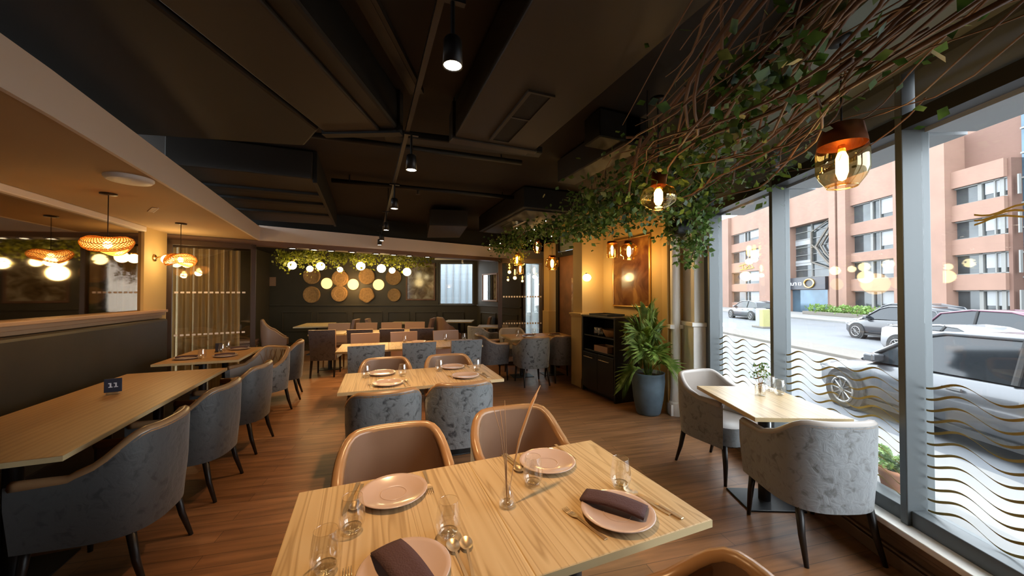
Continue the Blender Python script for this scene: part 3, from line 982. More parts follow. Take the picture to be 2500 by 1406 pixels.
# laid middle row
K_tub((0.135, 3.12, 0), R(2), 'grey crushed velvet tub chair, back to us, at the middle row toward the bench aisle', 'tub chairs at the middle row')
K_tub((0.76, 3.16, 0), R(-4), 'grey crushed velvet tub chair, back to us, at the middle row toward the palm', 'tub chairs at the middle row')
K_tub((0.20, 4.02, 0), R(180), 'tub chair facing us across the middle row, toward the bench aisle', 'tub chairs at the middle row')
K_tub((0.88, 3.98, 0), R(178), 'tub chair facing us across the middle row, toward the palm', 'tub chairs at the middle row')
# third row
for x, y, rz, l in ((-0.01, 5.33, 3, 'grey velvet upright chair, back to us, first in the third row from the bench aisle'), (0.69, 5.37, -2, 'grey velvet upright chair, back to us, middle one of the third row'),
                    (1.36, 5.37, -3, 'grey velvet upright chair, back to us, last in the third row by the glass door')):
    K_din((x, y, 0), R(rz), l, 'upright chairs at the third row')
for x, y, l in ((-0.02, 6.24, 'tan backed chair across the third row, first from the bench aisle'), (0.60, 6.24, 'tan backed chair across the third row, middle one'), (1.32, 6.19, 'tan backed chair across the third row, last by the glass door')):
    K_dinl((x, y, 0), R(178), l, 'tan chairs across the third row')
# fourth row
for x, y, l in ((-0.70, 7.72, 'plum upright chair standing free at the end of the fourth row'), (-0.06, 7.56, 'plum upright chair, second of the fourth row'),
                (0.50, 7.47, 'plum upright chair, third of the fourth row'), (1.04, 7.38, 'plum upright chair, fourth of the row, before the swept pale chair')):
    K_dinp((x, y, 0), R(-9), l, 'plum chairs at the fourth row')
for x, y, l in ((-0.60, 8.66, 'brown chair across the fourth row, first from the swept tan chair'), (-0.03, 8.54, 'brown chair across the fourth row, second from the swept tan chair'),
                (0.50, 8.46, 'brown chair across the fourth row, third from the swept tan chair'), (1.01, 8.38, 'brown chair across the fourth row, fourth from the swept tan chair')):
    K_dinl((x, y, 0), R(171), l, 'brown chairs across the fourth row')
# far tables
K_sw((-2.03, 10.35, 0), R(-80), 'swept tan leather chair facing the table by the olive wall')
K_sw((2.10, 9.72, 0), R(-75), 'swept pale chair in front of the table under the far window')
K_dinl((-0.52, 10.25, 0), R(75), 'brown side chair at the olive wall table, opposite the swept tan chair')
K_dinl((0.33, 10.20, 0), R(-100), 'brown side chair facing the table below the framed picture')
K_dinl((1.41, 10.02, 0), R(68), 'brown side chair with its back to the far window table')
K_dinl((3.0, 9.9, 0), R(68), 'tan side chair in the far corner under the wall mirror')
K_dinl((-2.62, 10.1, 0), R(-90), 'pale chair glimpsed beside the curtained glass post')
# bench side
K_tubs((-1.345, 2.74, 0), R(86), 'large dark velvet tub chair tucked under the bare oak table, front one of three', 'tub chairs at the bare oak table')
K_tubs((-1.30, 3.58, 0), R(84), 'dark velvet tub chair tucked under the bare oak table, middle of three', 'tub chairs at the bare oak table')
K_tubs((-1.245, 4.42, 0), R(84), 'dark velvet tub chair tucked under the bare oak table, third of three', 'tub chairs at the bare oak table')
K_tubq((-1.28, 5.52, 0), R(140), 'tub chair with pale quilted back at the laid oak table', 'tub chairs at the laid oak table')
K_tubs((-1.20, 6.26, 0), R(95), 'tub chair at the far end of the laid oak table', 'tub chairs at the laid oak table')
# corner tables
K_tub((2.66, 5.70, 0), R(-4), 'grey velvet tub chair, back to us, before the brown corner table')
K_tubb((3.28, 5.76, 0), R(-6), 'dark brown tub chair between the corner table and the black cabinet')
K_tubb((2.15, 6.24, 0), R(-92), 'dark tub chair at the end of the brown corner table, side view')
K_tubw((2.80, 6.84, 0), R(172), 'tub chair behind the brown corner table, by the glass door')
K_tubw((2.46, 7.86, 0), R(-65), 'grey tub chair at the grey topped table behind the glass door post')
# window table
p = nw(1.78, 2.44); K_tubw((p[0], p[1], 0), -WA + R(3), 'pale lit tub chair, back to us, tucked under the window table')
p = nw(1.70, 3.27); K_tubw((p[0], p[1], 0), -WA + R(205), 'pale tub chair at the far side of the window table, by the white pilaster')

# ------------------------------------------------------------------ bench
t = thing('bench_seat', 'long brown leather wall bench below the dark mirror', 'bench', (-2.52, 2.2, 0))
MB().box(-0.13, 0.02, -3.6, 4.12, 0.42, 1.21).build('backrest', 'bench', t, bevel=0.03)
MB().box(-0.13, 0.46, -3.6, 3.98, 0.32, 0.46).build('seat', 'bench', t, bevel=0.03)
MB().box(-0.13, 0.38, -3.6, 3.98, 0, 0.32).build('plinth', 'black', t)

# ------------------------------------------------------------------ tableware
TZ = 0.7505
def plate_t():
    t = thing('dinner_plate', '', 'plate')
    MB().lathe([(0.0005, 0.006), (0.05, 0.006), (0.085, 0.009), (0.115, 0.019), (0.128, 0.022), (0.131, 0.020), (0.118, 0.012), (0.09, 0.003), (0.07, 0.0), (0.0005, 0.0)], 40).build('dish', 'plate', t, True)
    MB().lathe([(0.047, 0.0068), (0.049, 0.0078), (0.051, 0.0068)], 32).build('well_ring', 'plate', t, True)
    return t
K_plate = Kit(plate_t)
def tumbler_t():
    t = thing('glass_tumbler', '', 'glass')
    MB().lathe([(0.0005, 0.0), (0.024, 0.0), (0.032, 0.006), (0.041, 0.035), (0.042, 0.055), (0.037, 0.09), (0.032, 0.118)], 24).build('bowl', 'tumbler', t, True)
    MB().lathe([(0.0005, 0.010), (0.022, 0.011), (0.030, 0.018), (0.028, 0.008), (0.0005, 0.006)], 20).build('thick_base', 'tumbler', t, True)
    MB().lathe([(0.0313, 0.1175), (0.0318, 0.1188), (0.0325, 0.1175), (0.0318, 0.1165)], 24).build('rim', 'tumbler', t, True)
    return t
K_glass = Kit(tumbler_t)
def strip(mb, pts, th=0.0022):
    """flat bar along Y from (y, halfwidth, z) stations"""
    v = []
    for y, w, z in pts:
        v += [(-w, y, z), (w, y, z), (w, y, z + th), (-w, y, z + th)]
    f = [(0, 1, 2, 3)]
    for i in range(len(pts) - 1):
        k = i * 4
        for a_, b_ in ((0, 1), (1, 2), (2, 3), (3, 0)):
            f.append((k + a_, k + 4 + a_, k + 4 + b_, k + b_))
    e = (len(pts) - 1) * 4
    f.append((e + 3, e + 2, e + 1, e))
    return mb.raw(v, f)
def fork_t():
    t = thing('fork', '', 'fork')
    strip(MB(), [(-0.10, 0.0075, 0.001), (-0.06, 0.006, 0.001), (0.0, 0.0035, 0.004), (0.03, 0.004, 0.006), (0.045, 0.012, 0.004), (0.06, 0.0125, 0.003)]).build('handle', 'cutlery', t)
    for k in range(4):
        x = -0.0105 + 0.007 * k
        MB().tube([(x, 0.058, 0.004), (x, 0.08, 0.003), (x, 0.10, 0.006)], [0.0022, 0.002, 0.001], 6).build('tine', 'cutlery', t, True)
    return t
def knife_t():
    t = thing('knife', '', 'knife')
    strip(MB(), [(-0.11, 0.0085, 0.001), (-0.07, 0.0075, 0.001), (-0.015, 0.006, 0.002)], 0.005).build('handle', 'cutlery', t, bevel=0.002)
    strip(MB(), [(-0.015, 0.006, 0.003), (0.0, 0.009, 0.002), (0.08, 0.0095, 0.001), (0.105, 0.006, 0.001), (0.112, 0.001, 0.001)], 0.0018).build('blade', 'cutlery', t)
    return t
def spoon_t():
    t = thing('spoon', '', 'spoon')
    strip(MB(), [(-0.10, 0.0075, 0.001), (-0.06, 0.0055, 0.001), (0.0, 0.0035, 0.005), (0.04, 0.004, 0.008)]).build('handle', 'cutlery', t)
    b = MB()
    b.grid(lambda u, v: (0.021 * cos(2 * pi * u) * v, 0.070 + 0.032 * sin(2 * pi * u) * v, 0.002 + 0.008 * v * v), 20, 6, True)
    b.build('bowl', 'cutlery', t, True)
    return t
K_fork, K_knife, K_spoon = Kit(fork_t), Kit(knife_t), Kit(spoon_t)
def napkin(name, label, loc, rz, lx=0.115, ly=0.042, droop=0.02):
    t = thing(name, label, 'napkin', loc, rz)
    def f(u, v):
        x = (u - 0.5) * 2 * lx
        y = (v - 0.5) * 2 * ly
        return (x, y, 0.012 - droop * (abs(x) / lx) ** 2 * 0.6 + 0.004 * cos(y / ly * 1.3))
    MB().grid(f, 13, 5).build('top_fold', 'napkin', t, True, solid=0.006)
    def g(u, v):
        p = f(u, v)
        return (p[0] * 0.985, p[1] * 0.985 + 0.004, p[2] - 0.007)
    MB().grid(g, 13, 5).build('lower_fold', 'napkin', t, True, solid=0.005)
    return t
G = 'plates on the laid tables'
K_plate((0.105, 1.515, TZ), 0, 'empty pink plate before the brown tub chair on the front table', G)
K_plate((0.79, 1.515, TZ), 0, 'empty pink plate on the front table beyond the dry grass vase', G)
K_plate((0.845, 1.075, TZ), 0, 'pink plate under a plum napkin, at the window end of the front table', G)
K_plate((0.105, 1.075, TZ), 0, 'pink plate under a plum napkin, at the bench end of the front table', G)
napkin('folded_napkin', 'plum folded napkin draped over the plate at the window end of the front table', (0.85, 1.105, TZ + 0.024), R(-52))
napkin('folded_napkin', 'plum folded napkin on the plate at the bench end of the front table', (0.098, 1.075, TZ + 0.024), R(-70), 0.11, 0.047)
G = 'tumblers on the front table'
for x, y, l in ((-0.04, 1.335, 'clear tumbler beside the knives of the empty plate, front table corner'), (-0.105, 1.175, 'clear tumbler standing alone at the bench edge of the front table'),
                (0.255, 1.19, 'clear tumbler in the middle of the front table by two spoons'), (0.65, 1.375, 'clear tumbler between the dry grass vase and the empty plate'),
                (0.98, 1.225, 'clear tumbler behind the napkin plate, by the window edge of the front table')):
    K_glass((x, y, TZ), 0, l, G)
K_fork((0.245, 1.56, TZ), R(180), 'fork beside the empty plate near the seam of the front table')
K_fork((0.705, 1.08, TZ), R(12), 'fork lying beside the draped napkin plate')
K_fork((-0.04, 1.06, TZ), R(4), 'fork with only its tines showing at the picture edge')
K_fork((0.93, 1.59, TZ), R(180), 'fork at the outer side of the plate beyond the vase')
K_knife((-0.05, 1.55, TZ), R(168), 'knife behind the tumbler at the front table corner')
K_spoon((-0.025, 1.545, TZ), R(172), 'spoon behind the tumbler at the front table corner')
K_spoon((1.00, 1.10, TZ), R(12), 'spoon beside the draped napkin plate at the window edge')
K_knife((1.022, 1.075, TZ), R(10), 'knife at the window edge of the front table')
K_spoon((0.262, 1.06, TZ), R(4), 'spoon beside the napkin plate at the bench end, inner one')
K_spoon((0.290, 1.055, TZ), R(-6), 'spoon beside the napkin plate at the bench end, outer one')
K_knife((0.655, 1.575, TZ), R(186), 'knife between the vase and the plate beyond it')
K_spoon((0.635, 1.58, TZ), R(184), 'spoon between the vase and the plate beyond it')
# bud vase and dry grasses
t = thing('bud_vase', 'small clear bud vase on the front table seam', 'vase', (0.495, 1.275, TZ))
MB().lathe([(0.0005, 0.0), (0.026, 0.0), (0.030, 0.008), (0.029, 0.03), (0.018, 0.06), (0.0105, 0.085), (0.011, 0.098)], 20).build('body', 'tumbler', t, True)
MB().lathe([(0.0005, 0.004), (0.024, 0.005), (0.0265, 0.012), (0.020, 0.02), (0.0005, 0.012)], 16).build('thick_base', 'tumbler', t, True)
t = thing('dry_grass_stems', 'tall dry grass stems standing in the bud vase', 'dried grass', (0.495, 1.275, TZ + 0.01))
for dx, dy, h, r in ((-0.045, 0.03, 0.36, 0.0015), (-0.015, 0.035, 0.34, 0.0015), (-0.002, 0.02, 0.38, 0.0015)):
    MB().tube([(0, 0, 0), (dx * 0.15, dy * 0.2, h * 0.4), (dx * 0.5, dy * 0.6, h * 0.75), (dx, dy, h)], [r, r, r, r * 0.6], 5).build('stem', 'dry', t, True)
for dx, dy, h in ((0.19, 0.10, 0.40), (0.165, 0.08, 0.37)):
    MB().tube([(0, 0, 0), (dx * 0.18, dy * 0.2, h * 0.3), (dx * 0.42, dy * 0.5, h * 0.58), (dx * 0.75, dy * 0.8, h * 0.85), (dx, dy, h)], [0.001, 0.0014, 0.006, 0.006, 0.0012], 6).build('feather_plume', 'dry', t, True)
# middle row settings
G = 'plates on the laid tables'
for x, y, l in ((0.15, 3.80, 'pink plate across the middle row, before the brown backed tub chair'), (0.18, 3.36, 'pink plate in the middle row behind the crushed velvet chair, toward the bench aisle'),
                (0.86, 3.84, 'pink plate across the middle row toward the palm'), (0.885, 3.38, 'pink plate in the middle row behind the crushed velvet chair, toward the palm')):
    K_plate((x, y, TZ), 0, l, G)
G = 'tumblers on the middle row'
for x, y, l in ((0.00, 3.70, 'tumbler at the bench end of the middle row'), (0.33, 3.63, 'tumbler between the two plates of the middle row, bench side'),
                (0.70, 3.72, 'tumbler in the middle row ahead of the palm side plates'), (1.06, 3.60, 'tumbler at the palm end of the middle row')):
    K_glass((x, y, TZ), 0, l, G)
for x, y, l in ((0.035, 3.35, 'fork at the bench end of the middle row'), (0.755, 3.42, 'fork before the palm side plate of the middle row'), (1.03, 3.86, 'fork across the palm end of the middle row')):
    K_fork((x, y, TZ), R(4), l, 'forks on the middle row')
for x, y, l in ((0.315, 3.33, 'knife beside the bench side plate of the middle row'), (1.06, 3.36, 'knife beside the palm side plate of the middle row'), (0.02, 3.84, 'knife across the bench end of the middle row'), (0.715, 3.88, 'knife across the middle row by its seam')):
    K_knife((x, y, TZ), R(4), l, 'knives on the middle row')
for x, y, l in ((0.345, 3.33, 'spoon beside the bench side plate of the middle row'), (1.085, 3.36, 'spoon beside the palm side plate of the middle row')):
    K_spoon((x, y, TZ), R(4), l, 'spoons on the middle row')
G = 'tumblers in the back rows'
for x, y, l in ((0.58, 6.05, 'tumbler on the middle table of the third row'), (1.24, 6.05, 'tumbler on the pinkish table of the third row, by its inner edge'), (1.55, 6.02, 'tumbler on the pinkish table of the third row, by its outer end')):
    K_glass((x, y, TZ), 0, l, G)
K_plate((0.80, 6.03, TZ), 0, 'pink plate on the middle table of the third row', 'plates on the laid tables')
# laid oak table by the bench
G = 'plates on the laid oak table'
for x, y, l, m in ((-2.03, 5.58, 'plate with dark napkin at the corner of the laid oak table by the bench', 'by the bench'), (-1.66, 5.62, 'plate with dark napkin at the aisle edge of the laid oak table', 'at the aisle edge'),
                   (-1.68, 6.25, 'plate with dark napkin at the far end of the laid oak table', 'at the far end')):
    K_plate((x, y, TZ), 0, l, 'plates on the laid tables')
    napkin('folded_napkin', 'dark folded napkin on the plate of the laid oak table, ' + m, (x, y, TZ + 0.024), R(12), 0.10, 0.045, 0.01)
G = 'tumblers on the laid oak table'
for x, y, l in ((-1.86, 5.52, 'tumbler at the front of the laid oak table'), (-1.80, 5.98, 'tumbler midway along the laid oak table, before the card'), (-1.83, 6.30, 'tumbler at the far end of the laid oak table')):
    K_glass((x, y, TZ), 0, l, G)
t = thing('number_card', 'small black number card midway along the laid oak table', 'card', (-1.86, 6.06, TZ))
MB().box(-0.04, 0.04, -0.02, 0.02, 0, 0.012).build('base', 'leg', t)
MB().box(-0.038, 0.038, -0.004, 0.004, 0.012, 0.12).build('card', 'navy', t)
t = thing('number_card', 'navy number card reading 11 on the bare oak table', 'card', (-1.865, 3.86, TZ), R(14))
MB().box(-0.035, 0.035, -0.020, 0.020, 0, 0.016).build('base', 'tableb', t, bevel=0.003)
c = MB().box(-0.050, 0.050, -0.0025, 0.0025, 0.014, 0.122).build('card', 'navy', t, bevel=0.002)
d = MB()
for x0 in (-0.026, 0.004):
    d.box(x0 + 0.008, x0 + 0.017, -0.0032, -0.0024, 0.052, 0.087).box(x0 + 0.001, x0 + 0.024, -0.0032, -0.0024, 0.052, 0.058).box(x0, x0 + 0.017, -0.0032, -0.0024, 0.081, 0.088)
d.build('numeral', 'ink', c)
# corner table settings
for x, y, l in ((2.78, 6.05, 'plate on the brown corner table, toward the glass door'), (3.32, 6.05, 'plate on the brown corner table, toward the wooden door')):
    K_plate((x, y, TZ), 0, l, 'plates on the laid tables')
    napkin('folded_napkin', 'dark napkin on the corner table plate, toward the ' + ('glass door' if x < 3 else 'wooden door'), (x, y, TZ + 0.024), R(20), 0.10, 0.045, 0.01)
K_glass((2.60, 6.15, TZ), 0, 'tumbler on the brown corner table, glass door side', 'tumblers in the back rows')
K_glass((2.98, 6.25, TZ), 0, 'tumbler in the middle of the brown corner table', 'tumblers in the back rows')
# window table
p = nw(1.82, 2.93)
t = thing('flower_glass', 'glass of dried flowers on the window table', 'glass', (p[0], p[1], TZ))
MB().lathe([(0.0005, 0), (0.033, 0), (0.036, 0.006), (0.036, 0.085), (0.034, 0.085), (0.034, 0.008), (0.0005, 0.008)], 20).build('glass', 'tumbler', t, True)
t = thing('dried_flowers', 'sparse dried flowers standing in the window table glass', 'dried flowers', (p[0], p[1], TZ + 0.01))
fb = MB()
for k in range(9):
    a_, h = random.uniform(0, 6.28), random.uniform(0.14, 0.24)
    r_ = random.uniform(0.02, 0.07)
    e_ = (r_ * cos(a_), r_ * sin(a_), h)
    MB().tube([(0, 0, 0), (e_[0] * 0.3, e_[1] * 0.3, h * 0.5), e_], 0.0012, 5).build('stem', 'dry', t)
    for j in range(10):
        fb.leaf((e_[0] + random.gauss(0, 0.01), e_[1] + random.gauss(0, 0.01), h - 0.05 * random.random()), (random.gauss(0, 1), random.gauss(0, 1), 0.6), 0.022)
fb.build('foliage', 'leafl', t)
for n_, w_, l in ((1.98, 2.95, 'tumbler on the window table, close to the pane'), (1.98, 3.06, 'tumbler on the window table, behind the flower glass')):
    p = nw(n_, w_)
    K_glass((p[0], p[1], TZ), 0, l, 'tumblers on the window table')

# ------------------------------------------------------------------ lamps
def rattan_pendant(label, x, y, zc, zs, seed):
    random.seed(seed)
    t = thing('rattan_pendant', label, 'pendant lamp', (x, y, zc))
    MB().lathe([(0.0005, 0), (0.055, 0), (0.055, -0.012), (0.0005, -0.016)], 18).build('ceiling_rose', 'framebr', t, True)
    MB().tube([(0, 0, -0.01), (0, 0, zs - zc + 0.07)], 0.004, 6).build('cord', 'framebr', t)
    MB().lathe([(0.0005, 0.085), (0.018, 0.08), (0.02, 0.045)], 12, (0, 0, zs - zc)).build('lamp_holder', 'framebr', t, True)
    ph = random.uniform(0, 6)
    R0 = 0.163
    def srf(u, v):
        a_ = 2 * pi * u
        wv = 0.035 * sin(2 * a_ + ph) + 0.012 * sin(3 * a_)
        prof = [(0.02, 0.065), (0.066, 0.072), (0.113, 0.06), (0.150, 0.03), (0.163, 0.0), (0.150, -0.03), (0.123, -0.045)]
        q = v * (len(prof) - 1)
        i = min(int(q), len(prof) - 2)
        f_ = q - i
        r_ = prof[i][0] * (1 - f_) + prof[i + 1][0] * f_
        z_ = prof[i][1] * (1 - f_) + prof[i + 1][1] * f_
        r2 = r_ * (1 + 0.06 * sin(2 * a_ + ph + 1))
        return (r2 * cos(a_), r2 * sin(a_), zs - zc + z_ + wv * (r_ / R0) ** 1.5)
    lat = MB()
    N, T = 40, 22
    for sg in (1, -1):
        for k in range(N):
            lat.tube([srf((k / N + sg * 0.22 * j / T) % 1.0, j / T) for j in range(T + 1)], 0.0028, 4, False)
    for v_ in (0.0, 0.28, 0.55, 0.8, 1.0):
        lat.tube([srf(k / 40, v_) for k in range(41)], 0.003, 4, False)
    lat.build('woven_lattice', 'rattan', t)
    MB().grid(lambda u, v: (lambda q: (q[0] * 0.985, q[1] * 0.985, q[2] - 0.003))(srf(u, 0.12 + 0.80 * v)), 40, 12, True).build('paper_lining', PAPER, t, True)
    MB().ball((0, 0, zs - zc + 0.005), 0.028, 14, 1.2).build('bulb', 'bulb', t, True)
    light('pendant_light', 'POINT', (x, y, zs - 0.05), 12, (1.0, 0.62, 0.25), None, 0.05)
    return t
def paper_mat():
    m, nt, b, o = new_mat('pierced_weave')
    nt.nodes.remove(b)
    tr = nt.nodes.new('ShaderNodeBsdfTransparent')
    tl = nt.nodes.new('ShaderNodeBsdfTranslucent')
    tl.inputs[0].default_value = (1.0, 0.82, 0.42, 1)
    df = nt.nodes.new('ShaderNodeBsdfDiffuse')
    df.inputs[0].default_value = (0.85, 0.62, 0.28, 1)
    m1 = nt.nodes.new('ShaderNodeMixShader')
    m1.inputs[0].default_value = 0.35
    nt.links.new(tl.outputs[0], m1.inputs[1]); nt.links.new(df.outputs[0], m1.inputs[2])
    m2 = nt.nodes.new('ShaderNodeMixShader')
    m2.inputs[0].default_value = 0.42
    nt.links.new(tr.outputs[0], m2.inputs[1]); nt.links.new(m1.outputs[0], m2.inputs[2])
    nt.links.new(m2.outputs[0], o.inputs['Surface'])
    return m
PAPER = paper_mat()
rattan_pendant('wavy woven rattan pendant glowing over the bare oak table', -2.04, 4.12, 2.40, 1.955, 3)
rattan_pendant('wavy woven rattan pendant glowing before the curtained glass', -2.09, 5.55, 2.40, 1.95, 11)

def glass_pendant(label, x, y, z, r, h, style, zc, power, rose=True):
    t = thing('glass_pendant', label, 'pendant lamp', (x, y, zc))
    dz = z - zc
    MB().lathe([(0.0005, 0), (0.05, 0), (0.05, -0.02), (0.0005, -0.025)], 16).build('ceiling_rose', 'black', t, True)
    MB().tube([(0, 0, -0.01), (0, 0, dz + h * 0.5 + 0.06)], 0.004, 6).build('cord', 'black', t)
    if style == 'drum':
        MB().lathe([(0.0005, h * 0.5 + 0.10), (r * 0.80, h * 0.5 + 0.095), (r * 0.93, h * 0.5 + 0.02), (r * 0.95, h * 0.5)], 28, (0, 0, dz)).build('cap', 'copper', t, True)
        prof = [(r * 0.95, h * 0.5), (r, h * 0.35), (r, -h * 0.12), (r * 0.86, -h * 0.3), (r * 0.62, -h * 0.48), (r * 0.58, -h * 0.5)]
    elif style == 'oval':
        MB().lathe([(0.0005, h * 0.5 + 0.09), (r * 0.35, h * 0.5 + 0.085), (r * 0.42, h * 0.5)], 24, (0, 0, dz)).build('cap', 'copper', t, True)
        prof = [(r * 0.42, h * 0.5), (r * 0.85, h * 0.32), (r, 0.0), (r * 0.9, -h * 0.25), (r * 0.5, -h * 0.46), (r * 0.35, -h * 0.5)]
    elif style == 'jar':
        MB().lathe([(0.0005, h * 0.5 + 0.05), (r * 0.5, h * 0.5 + 0.045), (r * 0.6, h * 0.5)], 24, (0, 0, dz)).build('cap', 'copper', t, True)
        prof = [(r * 0.6, h * 0.5), (r * 0.95, h * 0.36), (r, h * 0.3), (r, -h * 0.25), (r * 0.7, -h * 0.32), (r * 0.66, -h * 0.5)]
    else:
        MB().lathe([(0.0005, h * 0.5 + 0.04), (r * 0.9, h * 0.5 + 0.03), (r, h * 0.5)], 24, (0, 0, dz)).build('cap', 'copper', t, True)
        prof = [(r, h * 0.5), (r, -h * 0.5)]
    MB().lathe(prof, 28, (0, 0, dz)).build('glass_shade', 'pendglass', t, True)
    MB().lathe([(prof[-1][0] * 1.0, prof[-1][1] + 0.004), (prof[-1][0] * 1.04, prof[-1][1]), (prof[-1][0] * 1.0, prof[-1][1] - 0.004), (prof[-1][0] * 0.96, prof[-1][1]), (prof[-1][0] * 1.0, prof[-1][1] + 0.004)], 24, (0, 0, dz)).build('glass_rim', 'pendglass', t, True)
    q = min(0.03, r * 0.24)
    MB().lathe([(0.0005, h * 0.52), (0.014, h * 0.52), (0.015, h * 0.36), (0.0005, h * 0.36)], 10, (0, 0, dz)).build('lamp_holder', 'goldm', t, True)
    MB().lathe([(0.0005, h * 0.36), (q * 0.6, h * 0.34), (q, h * 0.2), (q, -h * 0.15), (q * 0.6, -h * 0.32), (0.0005, -h * 0.36)], 14, (0, 0, dz)).build('bulb', 'bulb', t, True)
    if power:
        light('pendant_light', 'POINT', (x, y, z - h * 0.5 - 0.04), power, (1.0, 0.62, 0.24), None, 0.04)
    return t
glass_pendant('amber glass drum pendant with copper cap, hanging before the shop window', 2.15, 1.02, 2.17, 0.102, 0.20, 'drum', 2.80, 3)
glass_pendant('oval amber glass pendant hanging under the trailing vines', 1.73, 1.78, 2.165, 0.112, 0.15, 'oval', 2.80, 3)
glass_pendant('jar shaped glass pendant in front of the gold framed picture', 3.38, 4.03, 2.13, 0.115, 0.21, 'jar', 3.0, 8)
glass_pendant('straight glass cylinder pendant beside the jar pendant', 3.29, 4.28, 2.17, 0.075, 0.20, 'cyl', 3.0, 3)
glass_pendant('round jar pendant before the old wooden door', 3.25, 6.02, 2.11, 0.125, 0.22, 'jar', 3.0, 5)
glass_pendant('small glass pendant, highest by the old wooden door', 2.99, 6.13, 2.42, 0.085, 0.20, 'jar', 3.0, 3)
glass_pendant('small ivy wrapped glass pendant by the glass door', 2.71, 6.45, 2.20, 0.085, 0.20, 'jar', 3.0, 3)
glass_pendant('small lantern pendant, lowest by the glass door', 2.89, 6.71, 2.04, 0.075, 0.19, 'cyl', 3.0, 3)

def sconce(label, loc, rz, out=0.12):
    t = thing('wall_sconce', label, 'wall lamp', loc, rz)     # wall behind at local +Y
    MB().tube([(0, 0, 0), (0, -0.015, 0)], 0.045, 18).build('wall_plate', 'goldm', t, True)
    MB().tube([(0, -0.01, 0.0), (0, -out * 0.6, 0.025), (0, -out, 0.055)], 0.007, 8).build('arm', 'goldm', t, True)
    MB().lathe([(0.03, 0.0), (0.032, 0.012), (0.0005, 0.016)], 16, (0, -out, 0.045)).build('cap', 'goldm', t, True)
    MB().ball((0, -out, -0.015), 0.068, 18, 0.88).build('globe', 'bulbg', t, True)
    return t
sconce('round glowing wall lamp on the yellow nib above the black cabinet', (3.37, 5.08, 1.82), R(-25), 0.13)
light('sconce_light', 'POINT', (3.34, 4.84, 1.82), 6.5, (1.0, 0.64, 0.26), None, 0.07)
sconce('round glowing wall lamp on the cream column at the bench end', (-2.62, 6.22, 2.02), R(90), 0.14)
light('sconce_light', 'POINT', (-2.36, 6.22, 2.02), 8, (1.0, 0.66, 0.28), None, 0.07)

# ------------------------------------------------------------------ far room wall decor
rzW = -R(22)
def wallpt(u, z, off=0.0):
    p = cu(u, 11.3 - off)
    return (p[0], p[1], z)
def basket(label, u, z, r, kind):
    t = thing('wall_basket', label, 'basket', wallpt(u, z, 0.0), rzW, 'baskets on the olive wall')
    def face(prof):
        mb = MB()
        n = 32
        v, f = [], []
        for rr, dp in prof:
            for k in range(n):
                a_ = 2 * pi * k / n
                q = rr * (1 + (0.06 * cos(5 * a_ + 1.2) if kind == 'star' else 0))
                v.append((q * cos(a_), -dp, q * sin(a_)))
        for i in range(len(prof) - 1):
            for k in range(n):
                k2 = (k + 1) % n
                f.append((i * n + k, i * n + k2, (i + 1) * n + k2, (i + 1) * n + k))
        return mb.raw(v, f)
    face([(0.0005, 0.03), (r * 0.5, 0.03), (r * 0.62, 0.035), (r * 0.7, 0.045), (r * 0.9, 0.06), (r, 0.06), (r, 0.0)]).build('dish', 'basket', t, True)
    if kind == 'ring':
        face([(r * 0.60, 0.034), (r * 0.64, 0.052), (r * 0.68, 0.04)]).build('inner_ring', 'legw', t, True)
    face([(r * 0.96, 0.058), (r * 1.0, 0.072), (r * 1.02, 0.055)]).build('rim', 'basket', t, True)
    return t
for u, z, r, k, l in ((-6.26, 2.10, 0.255, 'plain', 'woven basket in the upper row on the olive wall, first from the small card'), (-5.37, 2.02, 0.25, 'ring', 'ringed basket in the upper row on the olive wall, second from the small card'),
                      (-4.54, 2.08, 0.245, 'plain', 'woven basket in the upper row on the olive wall, third from the small card'), (-3.70, 2.05, 0.24, 'ring', 'ringed basket in the upper row on the olive wall, beside the framed picture'),
                      (-6.26, 1.51, 0.255, 'plain', 'woven basket in the lower row on the olive wall, first from the small card'), (-5.39, 1.54, 0.245, 'ring', 'ringed basket in the lower row on the olive wall'),
                      (-4.54, 1.50, 0.23, 'star', 'five sided basket in the lower row on the olive wall'), (-3.68, 1.50, 0.20, 'plain', 'smallest basket in the lower row, beside the framed picture')):
    basket(l, u, z, r, k)
for u, z, l in ((-5.79, 1.86, 'glowing round disc lamp between the baskets, first from the small card'), (-4.96, 1.83, 'glowing round disc lamp in the middle of the baskets'), (-4.17, 1.82, 'glowing round disc lamp between the baskets, beside the picture end')):
    t = thing('disc_lamp', l, 'wall lamp', wallpt(u, z, 0.004), rzW, 'disc lamps among the baskets')
    MB().tube([(0, 0, 0), (0, -0.02, 0)], 0.15, 28).build('back_plate', 'goldm', t)
    MB().tube([(0, -0.02, 0), (0, -0.05, 0)], 0.17, 32).build('diffuser', 'disc', t)
p = wallpt(-4.96, 1.80, 0.35)
light('disc_light', 'POINT', (p[0], p[1], 1.82), 24, (1.0, 0.6, 0.22), None, 0.3)
